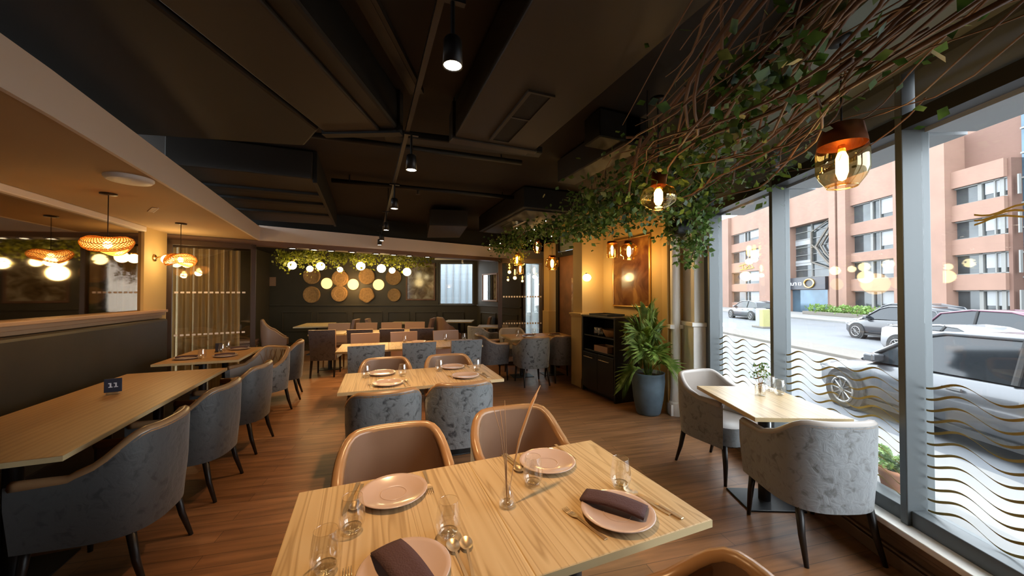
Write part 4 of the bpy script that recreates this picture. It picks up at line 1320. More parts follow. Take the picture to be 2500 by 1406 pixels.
for px, l in ((-1.80, 'first globe lamp under the ivy garland from the curtained glass'), (-1.37, 'second globe lamp under the ivy garland from the curtained glass'), (-1.11, 'third globe lamp under the ivy garland from the curtained glass'),
              (-0.64, 'fourth globe lamp under the ivy garland, smallest one half hidden in leaves'), (-0.14, 'fifth globe lamp under the ivy garland, above the middle disc lamp'), (0.36, 'third globe lamp under the ivy garland from the far window'),
              (0.62, 'second globe lamp under the ivy garland from the far window'), (0.98, 'globe lamp under the ivy garland next to the far window')):
    i = [-1.80, -1.37, -1.11, -0.64, -0.14, 0.36, 0.62, 0.98].index(px)
    y = [10.87, 10.69, 10.59, 10.40, 10.19, 9.99, 9.89, 9.74][i]
    z = [2.28, 2.19, 2.26, 2.17, 2.26, 2.20, 2.15, 2.11][i]
    r = [0.105, 0.08, 0.105, 0.07, 0.11, 0.11, 0.08, 0.105][i]
    t = thing('globe_lamp', l, 'pendant lamp', (px, y, z), 0, 'globe lamps under the garland')
    MB().ball((0, 0, 0), r, 18).build('globe', 'bulbg', t, True)
    MB().lathe([(0.025, r * 0.95), (0.025, r + 0.03), (0.0005, r + 0.035)], 12).build('cap', 'goldm', t, True)
    MB().tube([(0, 0, r + 0.03), (0, 0, 2.80 - z)], 0.004, 6).build('cord', 'black', t)
for x, y in ((-1.3, 10.6), (0.35, 9.95)):
    light('globe_light', 'POINT', (x, y, 1.95), 16, (1.0, 0.72, 0.3), None, 0.15)

# ivy helpers
def leaves(mb, pts, n, spread, size, down=0.6):
    for _ in range(n):
        c = random.choice(pts)
        p_ = (c[0] + random.gauss(0, spread[0]), c[1] + random.gauss(0, spread[1]), min(-0.16, c[2] + random.gauss(0, spread[2])))
        mb.leaf(p_, (random.gauss(0, 1), random.gauss(0, 1), random.gauss(-down, 0.7)), random.uniform(*size))
    return mb
random.seed(21)
t = thing('ivy_garland', 'leafy ivy garland hanging along the far ceiling above the wall baskets', 'garland', (-0.4, 10.3, 2.80))
dx_, dy_ = cos(R(-22)), sin(R(-22))
MB().tube([(-1.75 * dx_, -1.75 * dy_, -0.03), (0, 0, -0.03), (2.1 * dx_, 2.1 * dy_, -0.03)], 0.02, 6).build('support_bar', 'twig', t)
pts = [(s_ * dx_, s_ * dy_, -0.24) for s_ in [random.uniform(-1.85, 2.1) for _ in range(60)]]
low = [(s_ * dx_, s_ * dy_, -0.48) for s_ in (-1.75, -1.6, -1.2, -0.8, -0.3, 0.2, 0.5, 0.9, 1.2, 1.5, 1.8)]
leaves(MB(), pts + low, 2400, (0.09, 0.12, 0.11), (0.05, 0.10)).build('foliage', 'leafy', t)
for k in range(14):
    s_ = -1.7 + 3.7 * k / 13
    MB().tube([(s_ * dx_, s_ * dy_, -0.02), (s_ * dx_ + random.gauss(0, 0.1), s_ * dy_ + random.gauss(0, 0.1), -0.18), (s_ * dx_ + random.gauss(0, 0.15), s_ * dy_, -0.42)], 0.005, 5).build('twig', 'twig', t)

# framed picture, window, side mirror, small card, sign
def frame_on(name, label, cat, a, b, z0, z1, mat, fm, fw=0.05, off=0.0, t_=0.04):
    """picture hung on the wall line a->b, facing the right hand side of a->b"""
    L = math.hypot(b[0] - a[0], b[1] - a[1])
    rz = math.atan2(b[1] - a[1], b[0] - a[0])
    t = thing(name, label, cat, (a[0], a[1], z0), rz)
    H_ = z1 - z0
    MB().box(0, L, -t_, -0.003, 0, fw).box(0, L, -t_, -0.003, H_ - fw, H_).box(0, fw, -t_, -0.003, fw, H_ - fw).box(L - fw, L, -t_, -0.003, fw, H_ - fw).build('frame', fm, t, bevel=0.006)
    MB().box(fw, L - fw, -t_ * 0.5, -0.004, fw, H_ - fw).build('picture', mat, t)
    return t
frame_on('framed_picture', 'large framed picture on the olive wall beside the far window', 'picture', cu(-3.32, 11.3), cu(-2.40, 11.3), 1.33, 2.50, 'art2', 'oldwood')
a_ = (FC[0] + (SE[0] - FC[0]) * 0.15, FC[1] + (SE[1] - FC[1]) * 0.15)
b_ = (FC[0] + (SE[0] - FC[0]) * 0.52, FC[1] + (SE[1] - FC[1]) * 0.52)
frame_on('wall_mirror', 'framed mirror on the short wall beside the far window', 'mirror', a_, b_, 1.31, 2.14, 'mirror2', 'leatherp', 0.045)
t = frame_on('gold_framed_picture', 'tall dark glazed picture in a thin gold frame above the palm', 'picture', (3.72, 4.80), (3.72, 3.97), 1.34, 2.40, 'art1', 'goldm', 0.022, t_=0.03)
frame_on('wall_card', 'small plain card on the olive wall beside the curtained glass post', 'card', cu(-7.66, 11.3), cu(-7.40, 11.3), 1.78, 2.06, 'leatherp', 'leatherp', 0.015, t_=0.02)
w = structure('window_6', MB().wallbox(cu(-2.30, 11.33), cu(-2.25, 11.33), 0.06, 1.19, 2.52).wallbox(cu(-1.25, 11.33), cu(-1.2, 11.33), 0.06, 1.19, 2.52).wallbox(cu(-2.3, 11.33), cu(-1.2, 11.33), 0.06, 1.19, 1.23).wallbox(cu(-2.3, 11.33), cu(-1.2, 11.33), 0.06, 2.47, 2.52), 'bframe')
MB().wallbox(cu(-2.25, 11.36), cu(-1.25, 11.36), 0.006, 1.23, 2.47).build('pane', 'glass', w)
structure('trim_9', MB().wallbox(cu(-2.42, 11.3), cu(-1.12, 11.3), -0.05, 2.60, 2.66), 'white')
t = thing('small_spot', 'small single spot lamp in the far corner above the mirror', 'spotlight', (cu(-1.45, 10.6)[0], cu(-1.45, 10.6)[1], 2.80))
MB().tube([(0, 0, 0), (0, 0, -0.25)], 0.008, 6).build('stem', 'black', t)
MB().lathe([(0.0005, -0.24), (0.03, -0.24), (0.035, -0.36), (0.03, -0.36), (0.03, -0.345)], 14).build('housing', 'speaker', t, True)
MB().disc(0.03, -0.35, 14).build('lens', 'spot', t)

# curtained glass panel
cp0, cp1 = (-2.64, part_y(-2.64)), (-1.63, part_y(-1.63))
ux, uy = (cp1[0] - cp0[0]), (cp1[1] - cp0[1])
L = math.hypot(ux, uy); ux /= L; uy /= L
t = structure('door_1', MB().wallbox(cp0, (cp0[0] + ux * 0.07, cp0[1] + uy * 0.07), 0.06, 0, 2.325).wallbox((cp1[0] - ux * 0.07, cp1[1] - uy * 0.07), cp1, 0.06, 0, 2.325).wallbox(cp0, cp1, 0.06, 0, 0.09).wallbox(cp0, cp1, 0.06, 2.25, 2.325), 'framebr', bevel=0.004)
MB().wallbox((cp0[0] + ux * 0.07 - uy * 0.03, cp0[1] + uy * 0.07 + ux * 0.03), (cp1[0] - ux * 0.07 - uy * 0.03, cp1[1] - uy * 0.07 + ux * 0.03), 0.006, 0.09, 2.25).build('pane', 'glassd', t)
dots = MB()
for z in (0.93, 1.55):
    for k in range(13):
        s_ = 0.09 + (L - 0.2) * k / 13
        q0 = (cp0[0] + ux * s_ - uy * 0.027, cp0[1] + uy * s_ + ux * 0.027)
        dots.wallbox(q0, (q0[0] + ux * 0.042, q0[1] + uy * 0.042), 0.002, z, z + 0.026)
dots.build('sticker_dot', 'fascia', t)
t = thing('cream_curtain', 'pleated cream curtain hanging behind the glass panel at the bench end', 'curtain', (cp0[0] - uy * 0.2, cp0[1] + ux * 0.2, 0), math.atan2(uy, ux))
cm = MB().grid(lambda u, v: (0.05 + (L - 0.25) * u, 0.035 * sin(u * 2 * pi * 9) + 0.015 * sin(u * 31 + 1), 0.03 + 2.2 * v), 150, 6)
cm.build('drape', 'curtain', t, True)
MB().tube([(0, 0, 2.25), (L - 0.08, 0, 2.25)], 0.012, 8).build('curtain_rail', 'framebr', t)

# glass door leaf and posts at the other end of the bulkhead
gp0, gp1 = cu(-0.30, 7.75), cu(0.72, 7.85)
gx, gy = gp1[0] - gp0[0], gp1[1] - gp0[1]
GL = math.hypot(gx, gy); gx /= GL; gy /= GL
t = structure('door_2', MB().wallbox(gp0, (gp0[0] + gx * 0.09, gp0[1] + gy * 0.09), 0.05, 0, 2.30).wallbox((gp1[0] - gx * 0.07, gp1[1] - gy * 0.07), gp1, 0.05, 0, 2.30).wallbox(gp0, gp1, 0.05, 0.0, 0.08).wallbox(gp0, gp1, 0.05, 2.2, 2.30), 'framebr', bevel=0.004)
MB().wallbox((gp0[0] + gx * 0.09 - gy * 0.02, gp0[1] + gy * 0.09 + gx * 0.02), (gp1[0] - gx * 0.07 - gy * 0.02, gp1[1] - gy * 0.07 + gx * 0.02), 0.006, 0.08, 2.2).build('pane', 'glassd', t)
dots = MB()
for z in (0.885, 1.46):
    for k in range(15):
        s_ = 0.11 + (GL - 0.22) * k / 14
        q0 = (gp0[0] + gx * s_ - gy * 0.017, gp0[1] + gy * s_ + gx * 0.017)
        dots.wallbox(q0, (q0[0] + gx * 0.034, q0[1] + gy * 0.034), 0.002, z, z + 0.034)
dots.build('sticker_dot', 'fascia', t)
# outer glazed door in the far room
q0, q1 = SE, WE
t = structure('door_3', MB().wallbox(q0, (q0[0] + (q1[0] - q0[0]) * 0.1, q0[1] + (q1[1] - q0[1]) * 0.1), 0.1, 0, 2.45).wallbox((q0[0] + (q1[0] - q0[0]) * 0.9, q0[1] + (q1[1] - q0[1]) * 0.9), (q0[0] + (q1[0] - q0[0]) * 1.25, q0[1] + (q1[1] - q0[1]) * 1.25), 0.1, 0, 2.45).wallbox(q0, q1, 0.1, 0, 0.08).wallbox(q0, (q0[0] + (q1[0] - q0[0]) * 1.25, q0[1] + (q1[1] - q0[1]) * 1.25), 0.1, 2.35, 3.0), 'framebr')
MB().wallbox(q0, q1, 0.01, 0.08, 2.35).build('pane', 'glass', t)
q2 = (q0[0] + (q1[0] - q0[0]) * 1.2, q0[1] + (q1[1] - q0[1]) * 1.2)
structure('wall_far_corner', MB().wallbox(q2, (3.95, 7.0), 0.12, 0, 3.0), 'olive')

# old wooden door with pictures, transom pane over it
t = structure('door_4', MB().box(3.74, 3.80, 5.54, 6.60, 0, 2.30), 'oldwood')
MB().box(3.70, 3.79, 5.48, 5.54, 0, 2.74).box(3.70, 3.79, 6.60, 6.70, 0, 2.74).box(3.70, 3.79, 5.54, 6.60, 2.30, 2.40).build('door_frame', 'framed', t)
MB().box(3.728, 3.742, 5.62, 6.12, 0.85, 1.85).build('poster', 'art3', t)
MB().box(3.75, 3.77, 5.54, 6.60, 2.42, 2.72).build('transom_pane', 'blind', t)

# ------------------------------------------------------------------ black waiter cabinet
t = thing('waiter_cabinet', 'black waiter station cabinet below the wall lamp, beside the palm', 'cabinet', (3.44, 4.58, 0))
# front faces -X; runs along Y
MB().box(-0.20, 0.24, -0.42, -0.39, 0, 1.18).box(-0.20, 0.24, 0.39, 0.42, 0, 1.18).box(-0.18, 0.24, -0.39, 0.39, 0.05, 0.08).box(-0.18, 0.24, -0.39, 0.39, 0.64, 0.67).box(-0.18, 0.24, -0.39, 0.39, 0.88, 0.90).box(0.22, 0.24, -0.39, 0.39, 0.08, 1.18).box(-0.14, 0.22, -0.39, 0.39, 0, 0.05).build('body', 'cab', t, bevel=0.003)
MB().box(-0.205, 0.245, -0.425, 0.425, 1.18, 1.205).build('top', 'cab', t, bevel=0.003)
for y0, y1 in ((-0.385, -0.003), (0.003, 0.385)):
    d = MB().box(-0.205, -0.185, y0, y1, 0.08, 0.63).build('door', 'cab', t, bevel=0.003)
    MB().tube([(-0.235, y0 + 0.07, 0.56), (-0.235, y1 - 0.07, 0.56)], 0.006, 8).tube([(-0.235, y0 + 0.09, 0.56), (-0.2, y0 + 0.09, 0.56)], 0.004, 6).tube([(-0.235, y1 - 0.09, 0.56), (-0.2, y1 - 0.09, 0.56)], 0.004, 6).build('handle', 'cutlery', d, True)
t = thing('cutlery_tray', 'small brown tray on the middle shelf of the black cabinet', 'tray', (3.36, 4.52, 0.6705))
MB().box(-0.10, 0.10, -0.16, 0.16, 0, 0.008).build('base', 'leatherp', t)
MB().box(-0.105, -0.095, -0.165, 0.165, 0, 0.09).box(0.095, 0.105, -0.165, 0.165, 0, 0.09).box(-0.095, 0.095, -0.165, -0.155, 0, 0.09).box(-0.095, 0.095, 0.155, 0.165, 0, 0.09).build('rim', 'leatherp', t, bevel=0.003)
for y, l in ((4.74, 'tumbler on the upper shelf of the black cabinet, first of two'), (4.64, 'tumbler on the upper shelf of the black cabinet, second of two')):
    K_glass((3.34, y, 0.9005), 0, l, 'tumblers in the black cabinet')
t = thing('wicker_basket', 'small wicker bread basket on the upper shelf of the black cabinet', 'basket', (3.40, 4.42, 0.9005))
MB().lathe([(0.0005, 0.0), (0.09, 0.0), (0.12, 0.06), (0.135, 0.11), (0.12, 0.11), (0.085, 0.012), (0.0005, 0.012)], 20, sy=1.25).build('bowl', 'basket', t, True)
t = thing('menu_stack_tray', 'black tray lying on top of the black cabinet', 'tray', (3.44, 4.62, 1.2055))
MB().box(-0.15, 0.15, -0.22, 0.22, 0, 0.012).build('base', 'cab', t, bevel=0.004)
MB().box(-0.16, -0.15, -0.23, 0.23, 0, 0.03).box(0.15, 0.16, -0.23, 0.23, 0, 0.03).box(-0.15, 0.15, -0.23, -0.22, 0, 0.03).box(-0.15, 0.15, 0.22, 0.23, 0, 0.03).build('rim', 'cab', t)

# ------------------------------------------------------------------ palm
random.seed(5)
t = thing('potted_palm', 'leafy areca palm in a tall blue grey planter beside the black cabinet', 'plant', (3.395, 3.69, 0))
MB().lathe([(0.0005, 0), (0.135, 0), (0.15, 0.02), (0.185, 0.2), (0.205, 0.42), (0.20, 0.50), (0.205, 0.53), (0.185, 0.53), (0.18, 0.47), (0.0005, 0.47)], 36).build('planter', 'pot', t, True)
MB().disc(0.178, 0.485, 24).build('soil', 'soil', t)
def frond(az, rise, reach, droop, lf=1.0):
    f = MB()
    base = (0.05 * cos(az), 0.05 * sin(az), 0.48)
    P = []
    for j in range(13):
        s_ = j / 12
        rr = 0.04 + reach * (s_ ** 1.5)
        zz = 0.48 + rise * (1 - (1 - s_) ** 1.6) - droop * s_ ** 3
        P.append((rr * cos(az), rr * sin(az), zz))
    f.tube(P, [0.007 * (1 - 0.75 * j / 12) for j in range(13)], 5)
    for j in range(4, 13):
        for m_ in range(3):
            s_ = (j + m_ / 3) / 12
            if s_ > 1: continue
            i = min(11, int(s_ * 12)); q = s_ * 12 - i
            p0 = tuple(P[i][k] * (1 - q) + P[min(12, i + 1)][k] * q for k in range(3))
            tg = [P[min(12, i + 1)][k] - P[i][k] for k in range(3)]
            LL = math.sqrt(sum(x * x for x in tg)) or 1
            tg = [x / LL for x in tg]
            for sg in (-1, 1):
                sd_ = (-sin(az) * sg, cos(az) * sg, 0.25)
                dr = [0.85 * tg[k] + 0.62 * sd_[k] for k in range(3)]
                ln = lf * 0.24 * (1 - 0.55 * abs(s_ - 0.55) / 0.55) + 0.03
                p1 = tuple(p0[k] + dr[k] * ln * 0.5 for k in range(3))
                p2 = tuple(p0[k] + dr[k] * ln - (0.10 * ln * 2.2 if k == 2 else 0) for k in range(3))
                wv = (tg[0] * 0.005, tg[1] * 0.005, tg[2] * 0.005)
                f.raw([p0, tuple(p1[k] + wv[k] for k in range(3)), p2, tuple(p1[k] - wv[k] for k in range(3))], [(0, 1, 2), (0, 2, 3)])
    return f
for k in range(28):
    az = 2 * pi * k / 28 * 3.3 + random.uniform(-0.3, 0.3)
    inner = k % 3 == 0
    rise = random.uniform(0.75, 1.0) if inner else random.uniform(0.45, 0.8)
    reach = random.uniform(0.10, 0.25) if inner else random.uniform(0.28, 0.46)
    # keep clear of the wall behind
    lf = 1.0
    if cos(az) > -0.1: reach, lf = reach * 0.2, 0.62
    if sin(az) > 0.45: reach *= 0.5
    frond(az, rise, reach, random.uniform(0.05, 0.25) if inner else random.uniform(0.15, 0.42), lf).build('frond', 'palm', t)
frond(R(178), 0.22, 0.36, 0.34).build('frond', 'palm', t)
frond(R(-82), 0.34, 0.42, 0.30).build('frond', 'palm', t)

# ------------------------------------------------------------------ trailing vines over the window aisle
random.seed(31)
o0 = nw(1.15, 2.0)
t = thing('hanging_vine', 'long tangled canopy of brown branches and leaves hanging along the ceiling before the shop window', 'vine', (o0[0], o0[1], 2.80), -WA)
# local x = out toward the window, local y = along it
def V(n, w, z):
    return (n - 1.15, w - 2.0, z - 2.80)
for n_ in (0.85, 1.15, 1.45):
    MB().tube([V(n_, -0.6, 2.655), V(n_, 4.5, 2.655)], 0.012, 6).build('support_bar', 'twig', t)
for w_ in (-0.2, 1.2, 2.6, 4.0):
    MB().tube([V(0.7, w_, 2.667), V(1.6, w_, 2.667)], 0.010, 6).build('support_bar', 'twig', t)
    for n_ in (0.85, 1.38):
        if n_ * cos(WA) + w_ * sin(WA) < 1.32: continue
        MB().tube([V(n_, w_, 2.667), V(n_, w_, 3.0)], 0.004, 5).build('hanging_wire', 'black', t)
paths = []
for k in range(96):
    w0 = random.uniform(-0.9, 2.4)
    n0 = random.uniform(0.62, 1.5) if w0 < 1.4 else random.uniform(0.7, 1.75)
    ln = random.uniform(1.2, 2.6)
    z0 = random.uniform(2.36, 2.66)
    n1 = n0 + random.gauss(0.05, 0.28)
    a1, a2 = random.uniform(0, 6.3), random.uniform(0, 6.3)
    f1, f2 = random.uniform(1.5, 3.5), random.uniform(1.5, 3.5)
    P = []
    for j in range(15):
        s_ = j / 14
        w = w0 + ln * s_
        n = n0 + (n1 - n0) * s_ + 0.07 * sin(a1 + f1 * w * 1.6) + 0.02 * sin(a2 + 9 * w)
        n = max(0.55, min(1.92, n))
        z = z0 - 0.10 * sin(pi * s_) + 0.06 * sin(a2 + f2 * w * 1.5)
        P.append(V(n, w, min(2.65, z)))
    r0 = random.choice([0.004, 0.005, 0.007, 0.010])
    MB().tube(P, [r0 * (1 - 0.6 * j / 14) for j in range(15)], 5).build('branch', 'twig', t, True)
    paths.append(P)
fol, fol2 = MB(), MB()
for _ in range(3400):
    P = random.choice(paths)
    p_ = random.choice(P)
    w = p_[1] + 2.0
    if w < 2.2 and random.random() < 0.86:
        continue
    q = (p_[0] + random.gauss(0, 0.06), p_[1] + random.gauss(0, 0.06), min(-0.14, p_[2] + random.gauss(-0.03, 0.07)))
    (fol if random.random() < 0.8 else fol2).leaf(q, (random.gauss(0, 1), random.gauss(0.3, 1), random.gauss(-0.5, 0.6)), random.uniform(0.03, 0.065))
# thick leafy drop at the end by the pilaster
for c, n, sp in (((1.05, 3.0, 2.42), 500, 0.17), ((0.80, 3.3, 2.36), 500, 0.17), ((1.35, 3.3, 2.42), 350, 0.17), ((0.62, 3.7, 2.38), 450, 0.16), ((0.85, 1.35, 2.36), 150, 0.08), ((0.98, 1.7, 2.32), 50, 0.07), ((1.0, 2.2, 2.38), 90, 0.09)):
    for _ in range(n):
        q = V(c[0] + random.gauss(0, sp), c[1] + random.gauss(0, sp * 1.4), min(2.66, c[2] + random.gauss(0, sp * 0.75)))
        (fol if random.random() < 0.7 else fol2).leaf(q, (random.gauss(0, 1), random.gauss(0, 1), random.gauss(-0.6, 0.6)), random.uniform(0.035, 0.07))
fol.build('foliage', 'leaf', t)
fol2.build('light_foliage', 'leafl', t)

# ivy falling beside the pilaster
p = nw(1.66, 3.98)
t = thing('hanging_ivy', 'bushy bright ivy tumbling down in front of the white pilaster', 'ivy', (p[0], p[1], 2.80), -WA)
ba, bb_ = MB(), MB()
for k in range(22):
    x0, y0 = random.gauss(0.02, 0.12), random.gauss(0, 0.14)
    ln = random.uniform(0.45, 0.80) * (1.15 if x0 > 0.05 else 0.8)
    P = [(x0 + 0.03 * sin(j + k), y0 + 0.03 * cos(j * 1.3 + k), -0.02 - ln * j / 8) for j in range(9)]
    MB().tube(P, 0.004, 4).build('stem', 'twig', t)
    for _ in range(95):
        c = random.choice(P)
        (ba if random.random() < 0.25 else bb_).leaf((c[0] + random.gauss(0, 0.045), c[1] + random.gauss(0, 0.045), min(-0.01, c[2] + random.gauss(0, 0.04))), (random.gauss(0, 1), random.gauss(0, 1), random.gauss(-0.5, 0.5)), random.uniform(0.04, 0.08))
ba.build('foliage', 'leaf', t)
bb_.build('light_foliage', 'leafl', t)
MB().box(-0.10, 0.06, -0.12, 0.12, -0.62, -0.30).build('basket_pot', 'black', t, bevel=0.02)
for x in (-0.08, 0.05):
    MB().tube([(x, 0, -0.32), (x, 0, -0.001)], 0.004, 5).build('hanging_wire', 'black', t)

# ivy swag with fairy lights running on toward the bulkhead
A_, B_ = (2.70, 3.75), (2.30, 6.60)
t = thing('ivy_swag', 'thin ivy swag with tiny fairy lights running from the vines to the bulkhead', 'garland', ((A_[0] + B_[0]) / 2, (A_[1] + B_[1]) / 2, 3.0))
def S(s_, dx=0, dz=0):
    return (A_[0] + (B_[0] - A_[0]) * s_ - (A_[0] + B_[0]) / 2 + dx, A_[1] + (B_[1] - A_[1]) * s_ - (A_[1] + B_[1]) / 2, -0.48 + dz - 0.05 * sin(s_ * 9))
MB().tube([S(j / 20) for j in range(21)], 0.012, 6).build('main_stem', 'twig', t, True)
for s_ in (0.05, 0.35, 0.65, 0.95):
    MB().tube([S(s_), S(s_, 0, 0.48 + 0.05 * sin(s_ * 9))], 0.004, 5).build('hanging_wire', 'black', t)
mb, mb2 = MB(), MB()
for _ in range(1500):
    s_ = random.random() ** 1.2
    w_ = 0.22 - 0.12 * s_
    q = S(s_, random.gauss(0, w_), random.gauss(-0.02, 0.09))
    (mb if random.random() < 0.75 else mb2).leaf(q, (random.gauss(0, 1), random.gauss(0, 1), random.gauss(-0.6, 0.6)), random.uniform(0.04, 0.08))
mb.build('foliage', 'leaf', t)
mb2.build('light_foliage', 'leafl', t)
for k in range(16):
    MB().ball(S(random.random(), random.gauss(0, 0.22), random.gauss(-0.05, 0.07)), 0.0065, 8).build('fairy_light', 'fairy', t)
p = nw(0.9, 3.5)
# ivy twist round the small far pendants
t = thing('hanging_ivy', 'small ivy tuft hanging round the pendants by the glass door', 'ivy', (2.78, 6.52, 3.0))
mb = MB()
for k in range(3):
    MB().tube([(0.03 * k - 0.03, 0.02 * k, 0), (0.03 * k - 0.02, 0, -0.35), (0.02 * k, 0.02, -0.7)], 0.004, 5).build('stem', 'twig', t)
leaves(mb, [(0, 0, -0.45), (0, 0, -0.55), (-0.02, 0, -0.66), (0.03, 0, -0.72), (-0.05, 0, -0.78)], 240, (0.06, 0.06, 0.06), (0.03, 0.06)).build('foliage', 'leafy', t)

# fern pot on the outer window ledge
structure('trim_10', nbox(MB(), 2.25, 2.55, -2.6, 4.8, -0.6, 0.27), 'paving')
p = nw(2.37, 2.47)
t = thing('potted_fern', 'small fern in a terracotta pot outside the pane, behind the front mullion', 'plant', (p[0], p[1], 0.27))
MB().lathe([(0.0005, 0), (0.055, 0), (0.075, 0.12), (0.082, 0.12), (0.082, 0.145), (0.07, 0.145), (0.068, 0.12), (0.0005, 0.12)], 24).build('pot', 'terra', t, True)
for k in range(26):
    az, rc, h = random.uniform(0, 6.28), random.uniform(0.06, 0.15), random.uniform(0.16, 0.30)
    f = MB()
    P = [(rc * s_ ** 1.4 * cos(az), rc * s_ ** 1.4 * sin(az), 0.11 + h * s_ - 0.10 * s_ ** 3) for s_ in [j / 14 for j in range(15)]]
    f.tube(P, 0.002, 4)
    for c in P[1:]:
        for sg in (-1, 1):
            f.leaf(c, (-sin(az) * sg + cos(az) * 0.6, cos(az) * sg + sin(az) * 0.6, 0.1), 0.028)
    f.build('frond', 'leafl', t)

# ------------------------------------------------------------------ street
GZ = -0.5
structure('pavement', nbox(MB(), 2.25, 5.1, -14, 50, GZ - 0.1, GZ + 0.08), 'paving')
structure('road', nbox(MB(), 5.1, 45, -20, 90, GZ - 0.2, GZ), 'asphalt')
structure('kerb_island', nbox(MB(), 9.9, 11.3, -20, 25, GZ - 0.05, GZ + 0.10), 'kerb', bevel=0.02)
structure('road_line', nbox(nbox(MB(), 9.55, 9.65, -20, 60, GZ - 0.01, GZ + 0.004), 9.72, 9.82, -20, 60, GZ - 0.01, GZ + 0.004), 'yline')
structure('pavement_far', nbox(MB(), 21.5, 28.2, -20, 90, GZ - 0.05, GZ + 0.12), 'paving')

# office building across the road: bays between piers
FN = 28.0
t = thing('office_building', 'salmon brick office block with ribbon windows across the road', 'building', (0, 0, GZ), 0)
def W_of(px):
    a_ = math.atan((px - 1250) / 880.0) - R(2.6)
    return FN / math.tan(a_)
def fb(mb, n0, n1, pa, pb, z0, z1):
    w0, w1 = sorted((W_of(pa), W_of(pb)))
    return nbox(mb, n0, n1, w0, w1, z0 - GZ, z1 - GZ)
TOP = 12.0
fb(MB(), 28.9, 29.6, 1700, 2800, GZ, TOP).build('wall', 'brickd', t)
wb = MB()
for pa, pb in ((1700, 1786), (1862, 1926), (2036, 2052), (2058, 2078), (2196, 2255), (2262, 2278), (2284, 2326)):
    fb(MB(), 27.6, 28.9, pa, pb, GZ, TOP).build('pier', 'brick', t)
def ribbon(pa, pb, rows, glass_='bglass', split=(0.42,), top=TOP, base=GZ):
    """spandrels and windows of one bay; rows are (z0, z1) of the glazing"""
    zs = base
    for (z0, z1) in rows:
        fb(MB(), 28.0, 28.9, pa, pb, zs, z0).build('spandrel', 'brick', t)
        f = fb(MB(), 28.35, 28.9, pa, pb, z0, z1)
        w = f.build('window', glass_, t)
        m = MB()
        wa, wb_ = W_of(pa), W_of(pb)
        for s_ in split:
            wc = wa + (wb_ - wa) * s_
            nbox(m, 28.22, 28.36, wc - 0.10, wc + 0.10, z0 - GZ, z1 - GZ)
            nbox(m, 28.22, 28.36, wc - 0.75, wc - 0.68, z0 - GZ, z1 - GZ)
        fb(m, 28.22, 28.36, pa, pb, z0, z0 + 0.06)
        fb(m, 28.22, 28.36, pa, pb, z1 - 0.08, z1)
        m.build('window_frame', 'bframe', w)
        fb(MB(), 28.30, 28.37, pa + (pb - pa) * (0.02 if len(rows) % 2 else 0.55), pa + (pb - pa) * (0.36 if len(rows) % 2 else 0.97), z0 + 0.35, z1 - 0.1).build('roller_blind', 'spandrel', w)
        zs = z1
    if zs < top:
        fb(MB(), 28.0, 28.9, pa, pb, zs, top).build('spandrel', 'brick', t)
ribbon(1786, 1862, ((0.3, 1.8), (2.75, 4.35), (5.6, 7.1), (8.2, 9.5)))
ribbon(2078, 2196, ((0.35, 1.75), (2.75, 4.25), (5.0, 6.55), (7.55, 9.15)))
ribbon(2326, 2456, ((0.45, 1.75), (2.75, 4.05), (5.05, 6.25), (7.3, 8.45)), split=(0.5, 0.9), top=9.55)
fb(MB(), 28.2, 28.9, 2456, 2466, GZ, 9.5).build('reveal', 'brickd', t)
# taller set back storeys at the near end
fb(MB(), 30.2, 32, 2270, 2475, 9.5, 18).build('upper_storey', 'brick', t)
for z0 in (10.9, 13.1):
    w_ = fb(MB(), 30.05, 30.3, 2330, 2420, z0, z0 + 1.3).build('window', 'bglassb', t)
    fb(MB(), 30.0, 30.1, 2372, 2376, z0, z0 + 1.3).build('window_frame', 'bframe', w_)
fb(MB(), 29.2, 32, 2466, 2900, 12.8, 18).build('upper_storey', 'brick', t)
w_ = fb(MB(), 28.8, 29.4, 2466, 2900, GZ, 12.8).build('curtain_wall', 'bglassb', t)
nbox(MB(), 28.8, 31.0, 7, 17, 0, 13).build('curtain_wall', 'bglassb', t)
m = MB()
for z0 in [1.0 + 1.45 * k for k in range(9)]:
    fb(m, 28.72, 28.82, 2466, 2900, z0, z0 + 0.10)
for px in (2490, 2530, 2590, 2660):
    fb(m, 28.72, 28.82, px, px + 2, GZ, 12.8)
m.build('curtain_wall_frame', 'bframe', w_)
# glazed entrance recess with white bands, gold emblem and dark fascia sign
w_ = fb(MB(), 28.8, 28.95, 1926, 2036, 3.2, 8.6).build('curtain_wall', 'bglass', t)
m = MB()
for z0 in (3.2, 3.95, 4.7, 5.5, 6.3, 7.1, 7.9):
    fb(m, 28.70, 28.82, 1926, 2036, z0, z0 + 0.05)
for px in (1964, 1966):
    fb(m, 28.70, 28.82, px, px + 1.0, 3.2, 8.6)
m.build('curtain_wall_frame', 'bframe', w_)
for z0, z1 in ((4.45, 5.0), (6.6, 7.2)):
    fb(MB(), 28.74, 28.8, 1926, 1963, z0, z1).build('white_band', 'spandrel', w_)
fb(MB(), 28.0, 28.9, 1926, 2036, 8.6, TOP).build('spandrel', 'brick', t)
fb(MB(), 28.4, 28.9, 2010, 2036, GZ, 3.2).build('entrance_wall', 'brickd', t)
fb(MB(), 28.4, 28.6, 1926, 2010, GZ, 1.9).build('shop_glazing', 'bglassb', t)
sg = fb(MB(), 28.1, 28.4, 1900, 2012, 1.95, 3.15).build('fascia_sign', 'sign', t)
def facade_pt(px, z, n=28.05):
    q = nw(n, W_of(px) * n / FN)
    return (q[0], q[1], z - GZ)
rg = MB()
wc = W_of(1974)
rg.tube([(lambda a_: (lambda q: (q[0], q[1], 2.55 - GZ + 0.42 * sin(a_)))(nw(28.04, wc + 0.62 * cos(a_))))(2 * pi * k / 24) for k in range(25)], 0.09, 6, False)
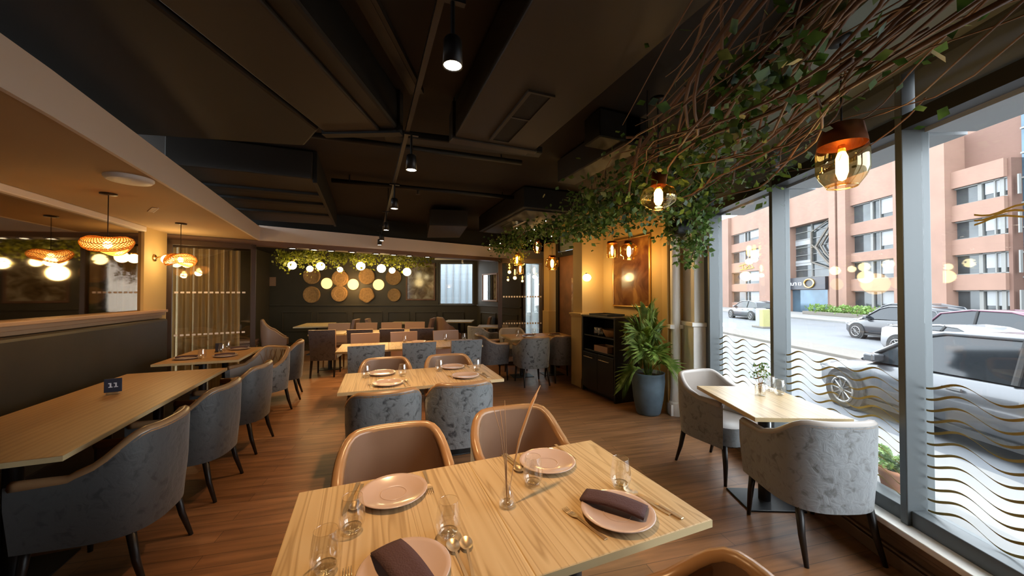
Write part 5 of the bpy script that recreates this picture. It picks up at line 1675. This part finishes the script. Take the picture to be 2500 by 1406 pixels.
rg.build('gold_ring', 'goldm', sg, True)
lt = MB()
for k in range(7):
    wk = W_of(1955) + 0.36 * k
    nbox(lt, 28.06, 28.1, wk, wk + 0.07, 2.38 - GZ, 2.68 - GZ)
    if k % 2 == 0: nbox(lt, 28.06, 28.1, wk, wk + 0.22, 2.62 - GZ, 2.68 - GZ)
    if k % 3 == 0: nbox(lt, 28.06, 28.1, wk, wk + 0.22, 2.38 - GZ, 2.44 - GZ)
lt.build('sign_lettering', 'ink', sg)
# gold lattice emblem on the recess glazing
em_ = MB()
def EP(px, z, n=28.6):
    q = nw(n, W_of(px)); return (q[0], q[1], z - GZ)
for r_ in (0.05,):
    em_.tube([EP(1967, 7.75), EP(2034, 9.0)], 0.07, 5)
    em_.tube([EP(1967, 4.7), EP(1967, 7.75)], 0.10, 5)
    em_.tube([EP(2034, 8.75), EP(2010, 8.0), EP(1995, 7.2), EP(1978, 6.2), EP(1990, 5.3), EP(2008, 4.4), EP(2034, 3.9)], 0.12, 5)
    em_.tube([EP(2034, 8.2), EP(2018, 7.8), EP(2002, 7.0), EP(1990, 6.2), EP(2000, 5.4), EP(2018, 4.6), EP(2034, 4.3)], 0.10, 5)
    em_.tube([EP(1967, 4.7), EP(2000, 4.1), EP(2034, 3.4)], 0.08, 5)
    em_.tube([EP(1967, 6.5), EP(1980, 5.9), EP(2012, 4.2)], 0.06, 5)
em_.build('gold_lattice', 'kerb', t)
# gold script mark on the spandrel of the first bay
gs = MB()
for k, (a_, b_, c_, d_) in enumerate(((1806, 5.15, 1838, 5.55), (1814, 5.25, 1816, 4.75), (1820, 5.1, 1823, 4.75), (1823, 4.8, 1829, 5.05), (1830, 5.3, 1831, 4.75), (1834, 5.25, 1840, 4.8), (1808, 4.62, 1842, 4.72))):
    gs.tube([EP(a_, b_, 27.97), EP(c_, d_, 27.97)], 0.06, 5)
gs.build('gold_script_mark', 'gold', t)

# shrubs by the entrance
p = nw(26.3, 31.5)
t = thing('shrub', 'low clipped shrub bed outside the office entrance', 'shrub', (p[0], p[1], GZ + 0.12), -WA)
mb = MB()
for _ in range(900):
    mb.leaf((random.uniform(-0.7, 0.7), random.uniform(-3.2, 3.2), random.uniform(0.2, 0.85)), (random.gauss(0, 1), random.gauss(0, 1), random.gauss(0.4, 0.6)), random.uniform(0.15, 0.3))
mb.build('foliage', 'leafl', t)
MB().box(-0.75, 0.75, -3.4, 3.4, 0, 0.3).build('bed_kerb', 'kerb', t, bevel=0.03)

# bollard on the traffic island
p = nw(14.0, 22.2)
t = thing('traffic_bollard', 'yellow and white lit bollard box standing in the road', 'bollard', (p[0], p[1], GZ), -WA)
MB().box(-0.22, 0.22, 0.0, 0.40, 0, 1.15).build('white_shell', 'spandrel', t, bevel=0.05)
MB().box(-0.24, 0.20, -0.36, -0.003, 0, 1.12).build('yellow_shell', 'bollard', t, bevel=0.05)
MB().box(-0.35, 0.35, -0.5, 0.55, 0, 0.10).build('base', 'kerb', t, bevel=0.03)

# cars: local +Y is the front
def car(name, label, n, w, heading, paint, L_=4.3, Wd=1.78, H_=1.48, kind='hatch'):
    p_ = nw(n, w)
    t = thing(name, label, 'car', (p_[0], p_[1], GZ), -WA + heading)
    h = L_ / 2
    # station: y, hood/belt height, half width
    st = [(-h, 0.62, 0.70), (-h + 0.12, 0.92, 0.80), (-h * 0.72, 0.98, 0.87), (-h * 0.3, 0.96, 0.89), (h * 0.2, 0.93, 0.89), (h * 0.42, 0.90, 0.88), (h * 0.72, 0.82, 0.85), (h - 0.15, 0.70, 0.76), (h, 0.52, 0.62)]
    k = Wd / 1.78
    v, f = [], []
    for y, zt, hw in st:
        hw *= k
        ring = [(-hw * 0.86, 0.20), (-hw, 0.34), (-hw, 0.62 if zt > 0.66 else zt * 0.8), (-hw * 0.96, zt - 0.05), (-hw * 0.80, zt), (0, zt + 0.035), (hw * 0.80, zt), (hw * 0.96, zt - 0.05), (hw, 0.62 if zt > 0.66 else zt * 0.8), (hw, 0.34), (hw * 0.86, 0.20)]
        v += [(x, y, z) for x, z in ring]
    m_ = 11
    for i in range(len(st) - 1):
        for j in range(m_ - 1):
            f.append((i * m_ + j, i * m_ + j + 1, (i + 1) * m_ + j + 1, (i + 1) * m_ + j))
        f.append((i * m_ + m_ - 1, i * m_, (i + 1) * m_, (i + 1) * m_ + m_ - 1))
    f.append(tuple(range(m_)))
    f.append(tuple(range((len(st) - 1) * m_, len(st) * m_))[::-1])
    body = MB().raw(v, f).build('body', paint, t, True)
    # cabin
    if kind == 'hatch':
        cab = [(-h + 0.10, 0.95, 0.95), (-h + 0.42, 0.96, H_ - 0.14), (-h * 0.42, 0.95, H_), (0.05, 0.94, H_ - 0.02), (h * 0.20, 0.93, H_ - 0.12), (h * 0.52, 0.90, 0.92)]
    else:
        cab = [(-h * 0.80, 0.95, 0.97), (-h * 0.42, 0.95, H_ - 0.06), (-h * 0.15, 0.95, H_), (h * 0.08, 0.94, H_ - 0.03), (h * 0.22, 0.92, H_ - 0.14), (h * 0.52, 0.90, 0.92)]
    gl, rf = MB(), MB()
    Lw, Rw = [], []
    for y, zb, zt in cab:
        s_ = (zt - zb) / (H_ - 0.93)
        hb, ht = 0.80 * k, (0.80 - 0.16 * s_) * k
        Lw.append(((-hb, y, zb), (-ht, y, zt)))
        Rw.append(((hb, y, zb), (ht, y, zt)))
    for S_ in (Lw, Rw):
        vv = [q for pr in S_ for q in pr]
        gl.raw(vv, [(2 * i, 2 * i + 2, 2 * i + 3, 2 * i + 1) for i in range(len(S_) - 1)])
    vv = [q for i in range(len(cab)) for q in (Lw[i][1], Rw[i][1])]
    top_f = [(2 * i, 2 * i + 1, 2 * i + 3, 2 * i + 2) for i in range(1, len(cab) - 2)]
    gl.raw(vv, [(0, 1, 3, 2), (2 * len(cab) - 4, 2 * len(cab) - 3, 2 * len(cab) - 1, 2 * len(cab) - 2)])
    gl.build('glazing', 'carglass', t)
    v2 = [(x, y, z + 0.012) for x, y, z in vv]
    rf.raw(v2, top_f)
    rf.build('roof', paint, t, True, solid=0.02)
    # pillars along the roof edge
    for S_ in (Lw, Rw):
        sg = -1 if S_ is Lw else 1
        e = [(q[1][0] + sg * 0.008, q[1][1], q[1][2]) for q in S_]
        MB().tube(e, 0.032, 6).build('roof_rail', paint, t, True)
        i = 2
        b0, b1 = S_[i]
        MB().tube([(b0[0] + sg * 0.006, b0[1] + 0.15, b0[2]), (b1[0] + sg * 0.006, b1[1] + 0.15, b1[2])], 0.035, 6).build('door_pillar', 'tyre', t)
        MB().box(sg * 0.86 * k - 0.10, sg * 0.86 * k + 0.10, h * 0.36, h * 0.44, 0.93, 1.06).build('mirror', paint, t, bevel=0.03)
        for yy in (-h * 0.1, h * 0.22 if kind == 'x' else -h * 0.45):
            MB().box(sg * 0.895 * k - 0.012, sg * 0.895 * k + 0.012, yy - 0.11, yy + 0.11, 0.76, 0.79).build('door_handle', 'rim', t)
        MB().box(sg * 0.86 * k - 0.02, sg * 0.86 * k + 0.02, -h * 0.55, h * 0.5, 0.19, 0.28).build('sill', 'tyre', t)
    for sx in (-1, 1):
        for yy in (h - 0.82, -h + 0.78):
            x0 = sx * 0.80 * k
            q = [(0.34 * cos(2 * pi * j / 28), 0.34 * sin(2 * pi * j / 28)) for j in range(28)]
            MB().tube([(sx * 0.70 * k, yy, 0.33), (sx * 0.905 * k, yy, 0.33)], 0.385, 28).build('wheel_arch', 'tyre', t)
            wh = MB().tube([(sx * 0.74 * k, yy, 0.325), (sx * 0.895 * k, yy, 0.325), (sx * 0.92 * k, yy, 0.325)], [0.325, 0.325, 0.30], 28).build('wheel', 'tyre', t)
            rm = MB()
            xx = sx * 0.925 * k
            rm.tube([(xx, yy + 0.215 * cos(2 * pi * j / 24), 0.325 + 0.215 * sin(2 * pi * j / 24)) for j in range(25)], 0.022, 6, False)
            for j in range(10):
                a_ = 2 * pi * j / 10
                rm.tube([(xx, yy + 0.03 * cos(a_), 0.325 + 0.03 * sin(a_)), (xx, yy + 0.21 * cos(a_ + 0.12), 0.325 + 0.21 * sin(a_ + 0.12))], 0.014, 5)
            rm.tube([(xx - 0.02, yy, 0.325), (xx + sx * 0.012, yy, 0.325)], 0.05, 12)
            rm.build('rim', 'rim', wh)
        MB().box(sx * 0.60 * k - 0.14, sx * 0.60 * k + 0.14, h - 0.24, h - 0.06, 0.60, 0.70).build('headlight', 'spandrel', t, bevel=0.03)
    return t
car('car', 'large silver car parked at the kerb just outside the shop window', 6.60, 5.35, 0, 'silver', 4.5, 1.84, 1.50)
car('car', 'charcoal car driving past in the far lane, before the office', 15.9, 15.9, 0, 'darkcar', 4.3, 1.8, 1.50)
car('car', 'silver car half hidden behind the charcoal car', 18.6, 18.6, 0, 'silver', 4.3, 1.8, 1.55)
car('car', 'purple car in the road beyond the front mullion', 15.0, 11.4, pi, 'purplecar', 4.4, 1.8, 1.50)
car('car', 'white car nose showing between the front mullion and the purple car', 12.9, 11.0, pi, 'whitecar', 4.2, 1.75, 1.10, 'coupe')
car('car', 'small grey car far down the road behind the yellow bollard', 17.9, 29.8, 0, 'silver', 4.3, 1.8, 1.45)
car('car', 'dark car at the end of the street view behind the purple one', 17.6, 10.2, pi, 'darkcar', 4.3, 1.8, 1.50)

# pale clad yard walls outside the far window and the outer glazed door
y0_, y1_ = cu(-5.2, 13.6), cu(1.6, 13.0)
t = structure('wall_outside', MB().wallbox(y0_, y1_, 0.2, -0.5, 3.4), 'paleclad')
rb = MB()
for k in range(26):
    s_ = (k + 0.5) / 26
    q = (y0_[0] + (y1_[0] - y0_[0]) * s_, y0_[1] + (y1_[1] - y0_[1]) * s_)
    q2_ = (q[0] + (y1_[0] - y0_[0]) * 0.006, q[1] + (y1_[1] - y0_[1]) * 0.006)
    rb.wallbox(q, q2_, -0.05, -0.5, 3.3)
rb.build('cladding_rib', 'spandrel', t)
structure('wall_outside_2', MB().wallbox(cu(1.4, 13.2), cu(4.6, 11.0), 0.2, -0.5, 3.2), 'paleclad')
structure('ground_outside', MB().prism([cu(-5.4, 11.5), cu(-1.0, 11.5), cu(0.3, 9.5), cu(1.2, 9.95), cu(4.8, 9.9), cu(4.8, 13.5), cu(-5.4, 14)], -0.6, -0.12), 'paleclad')
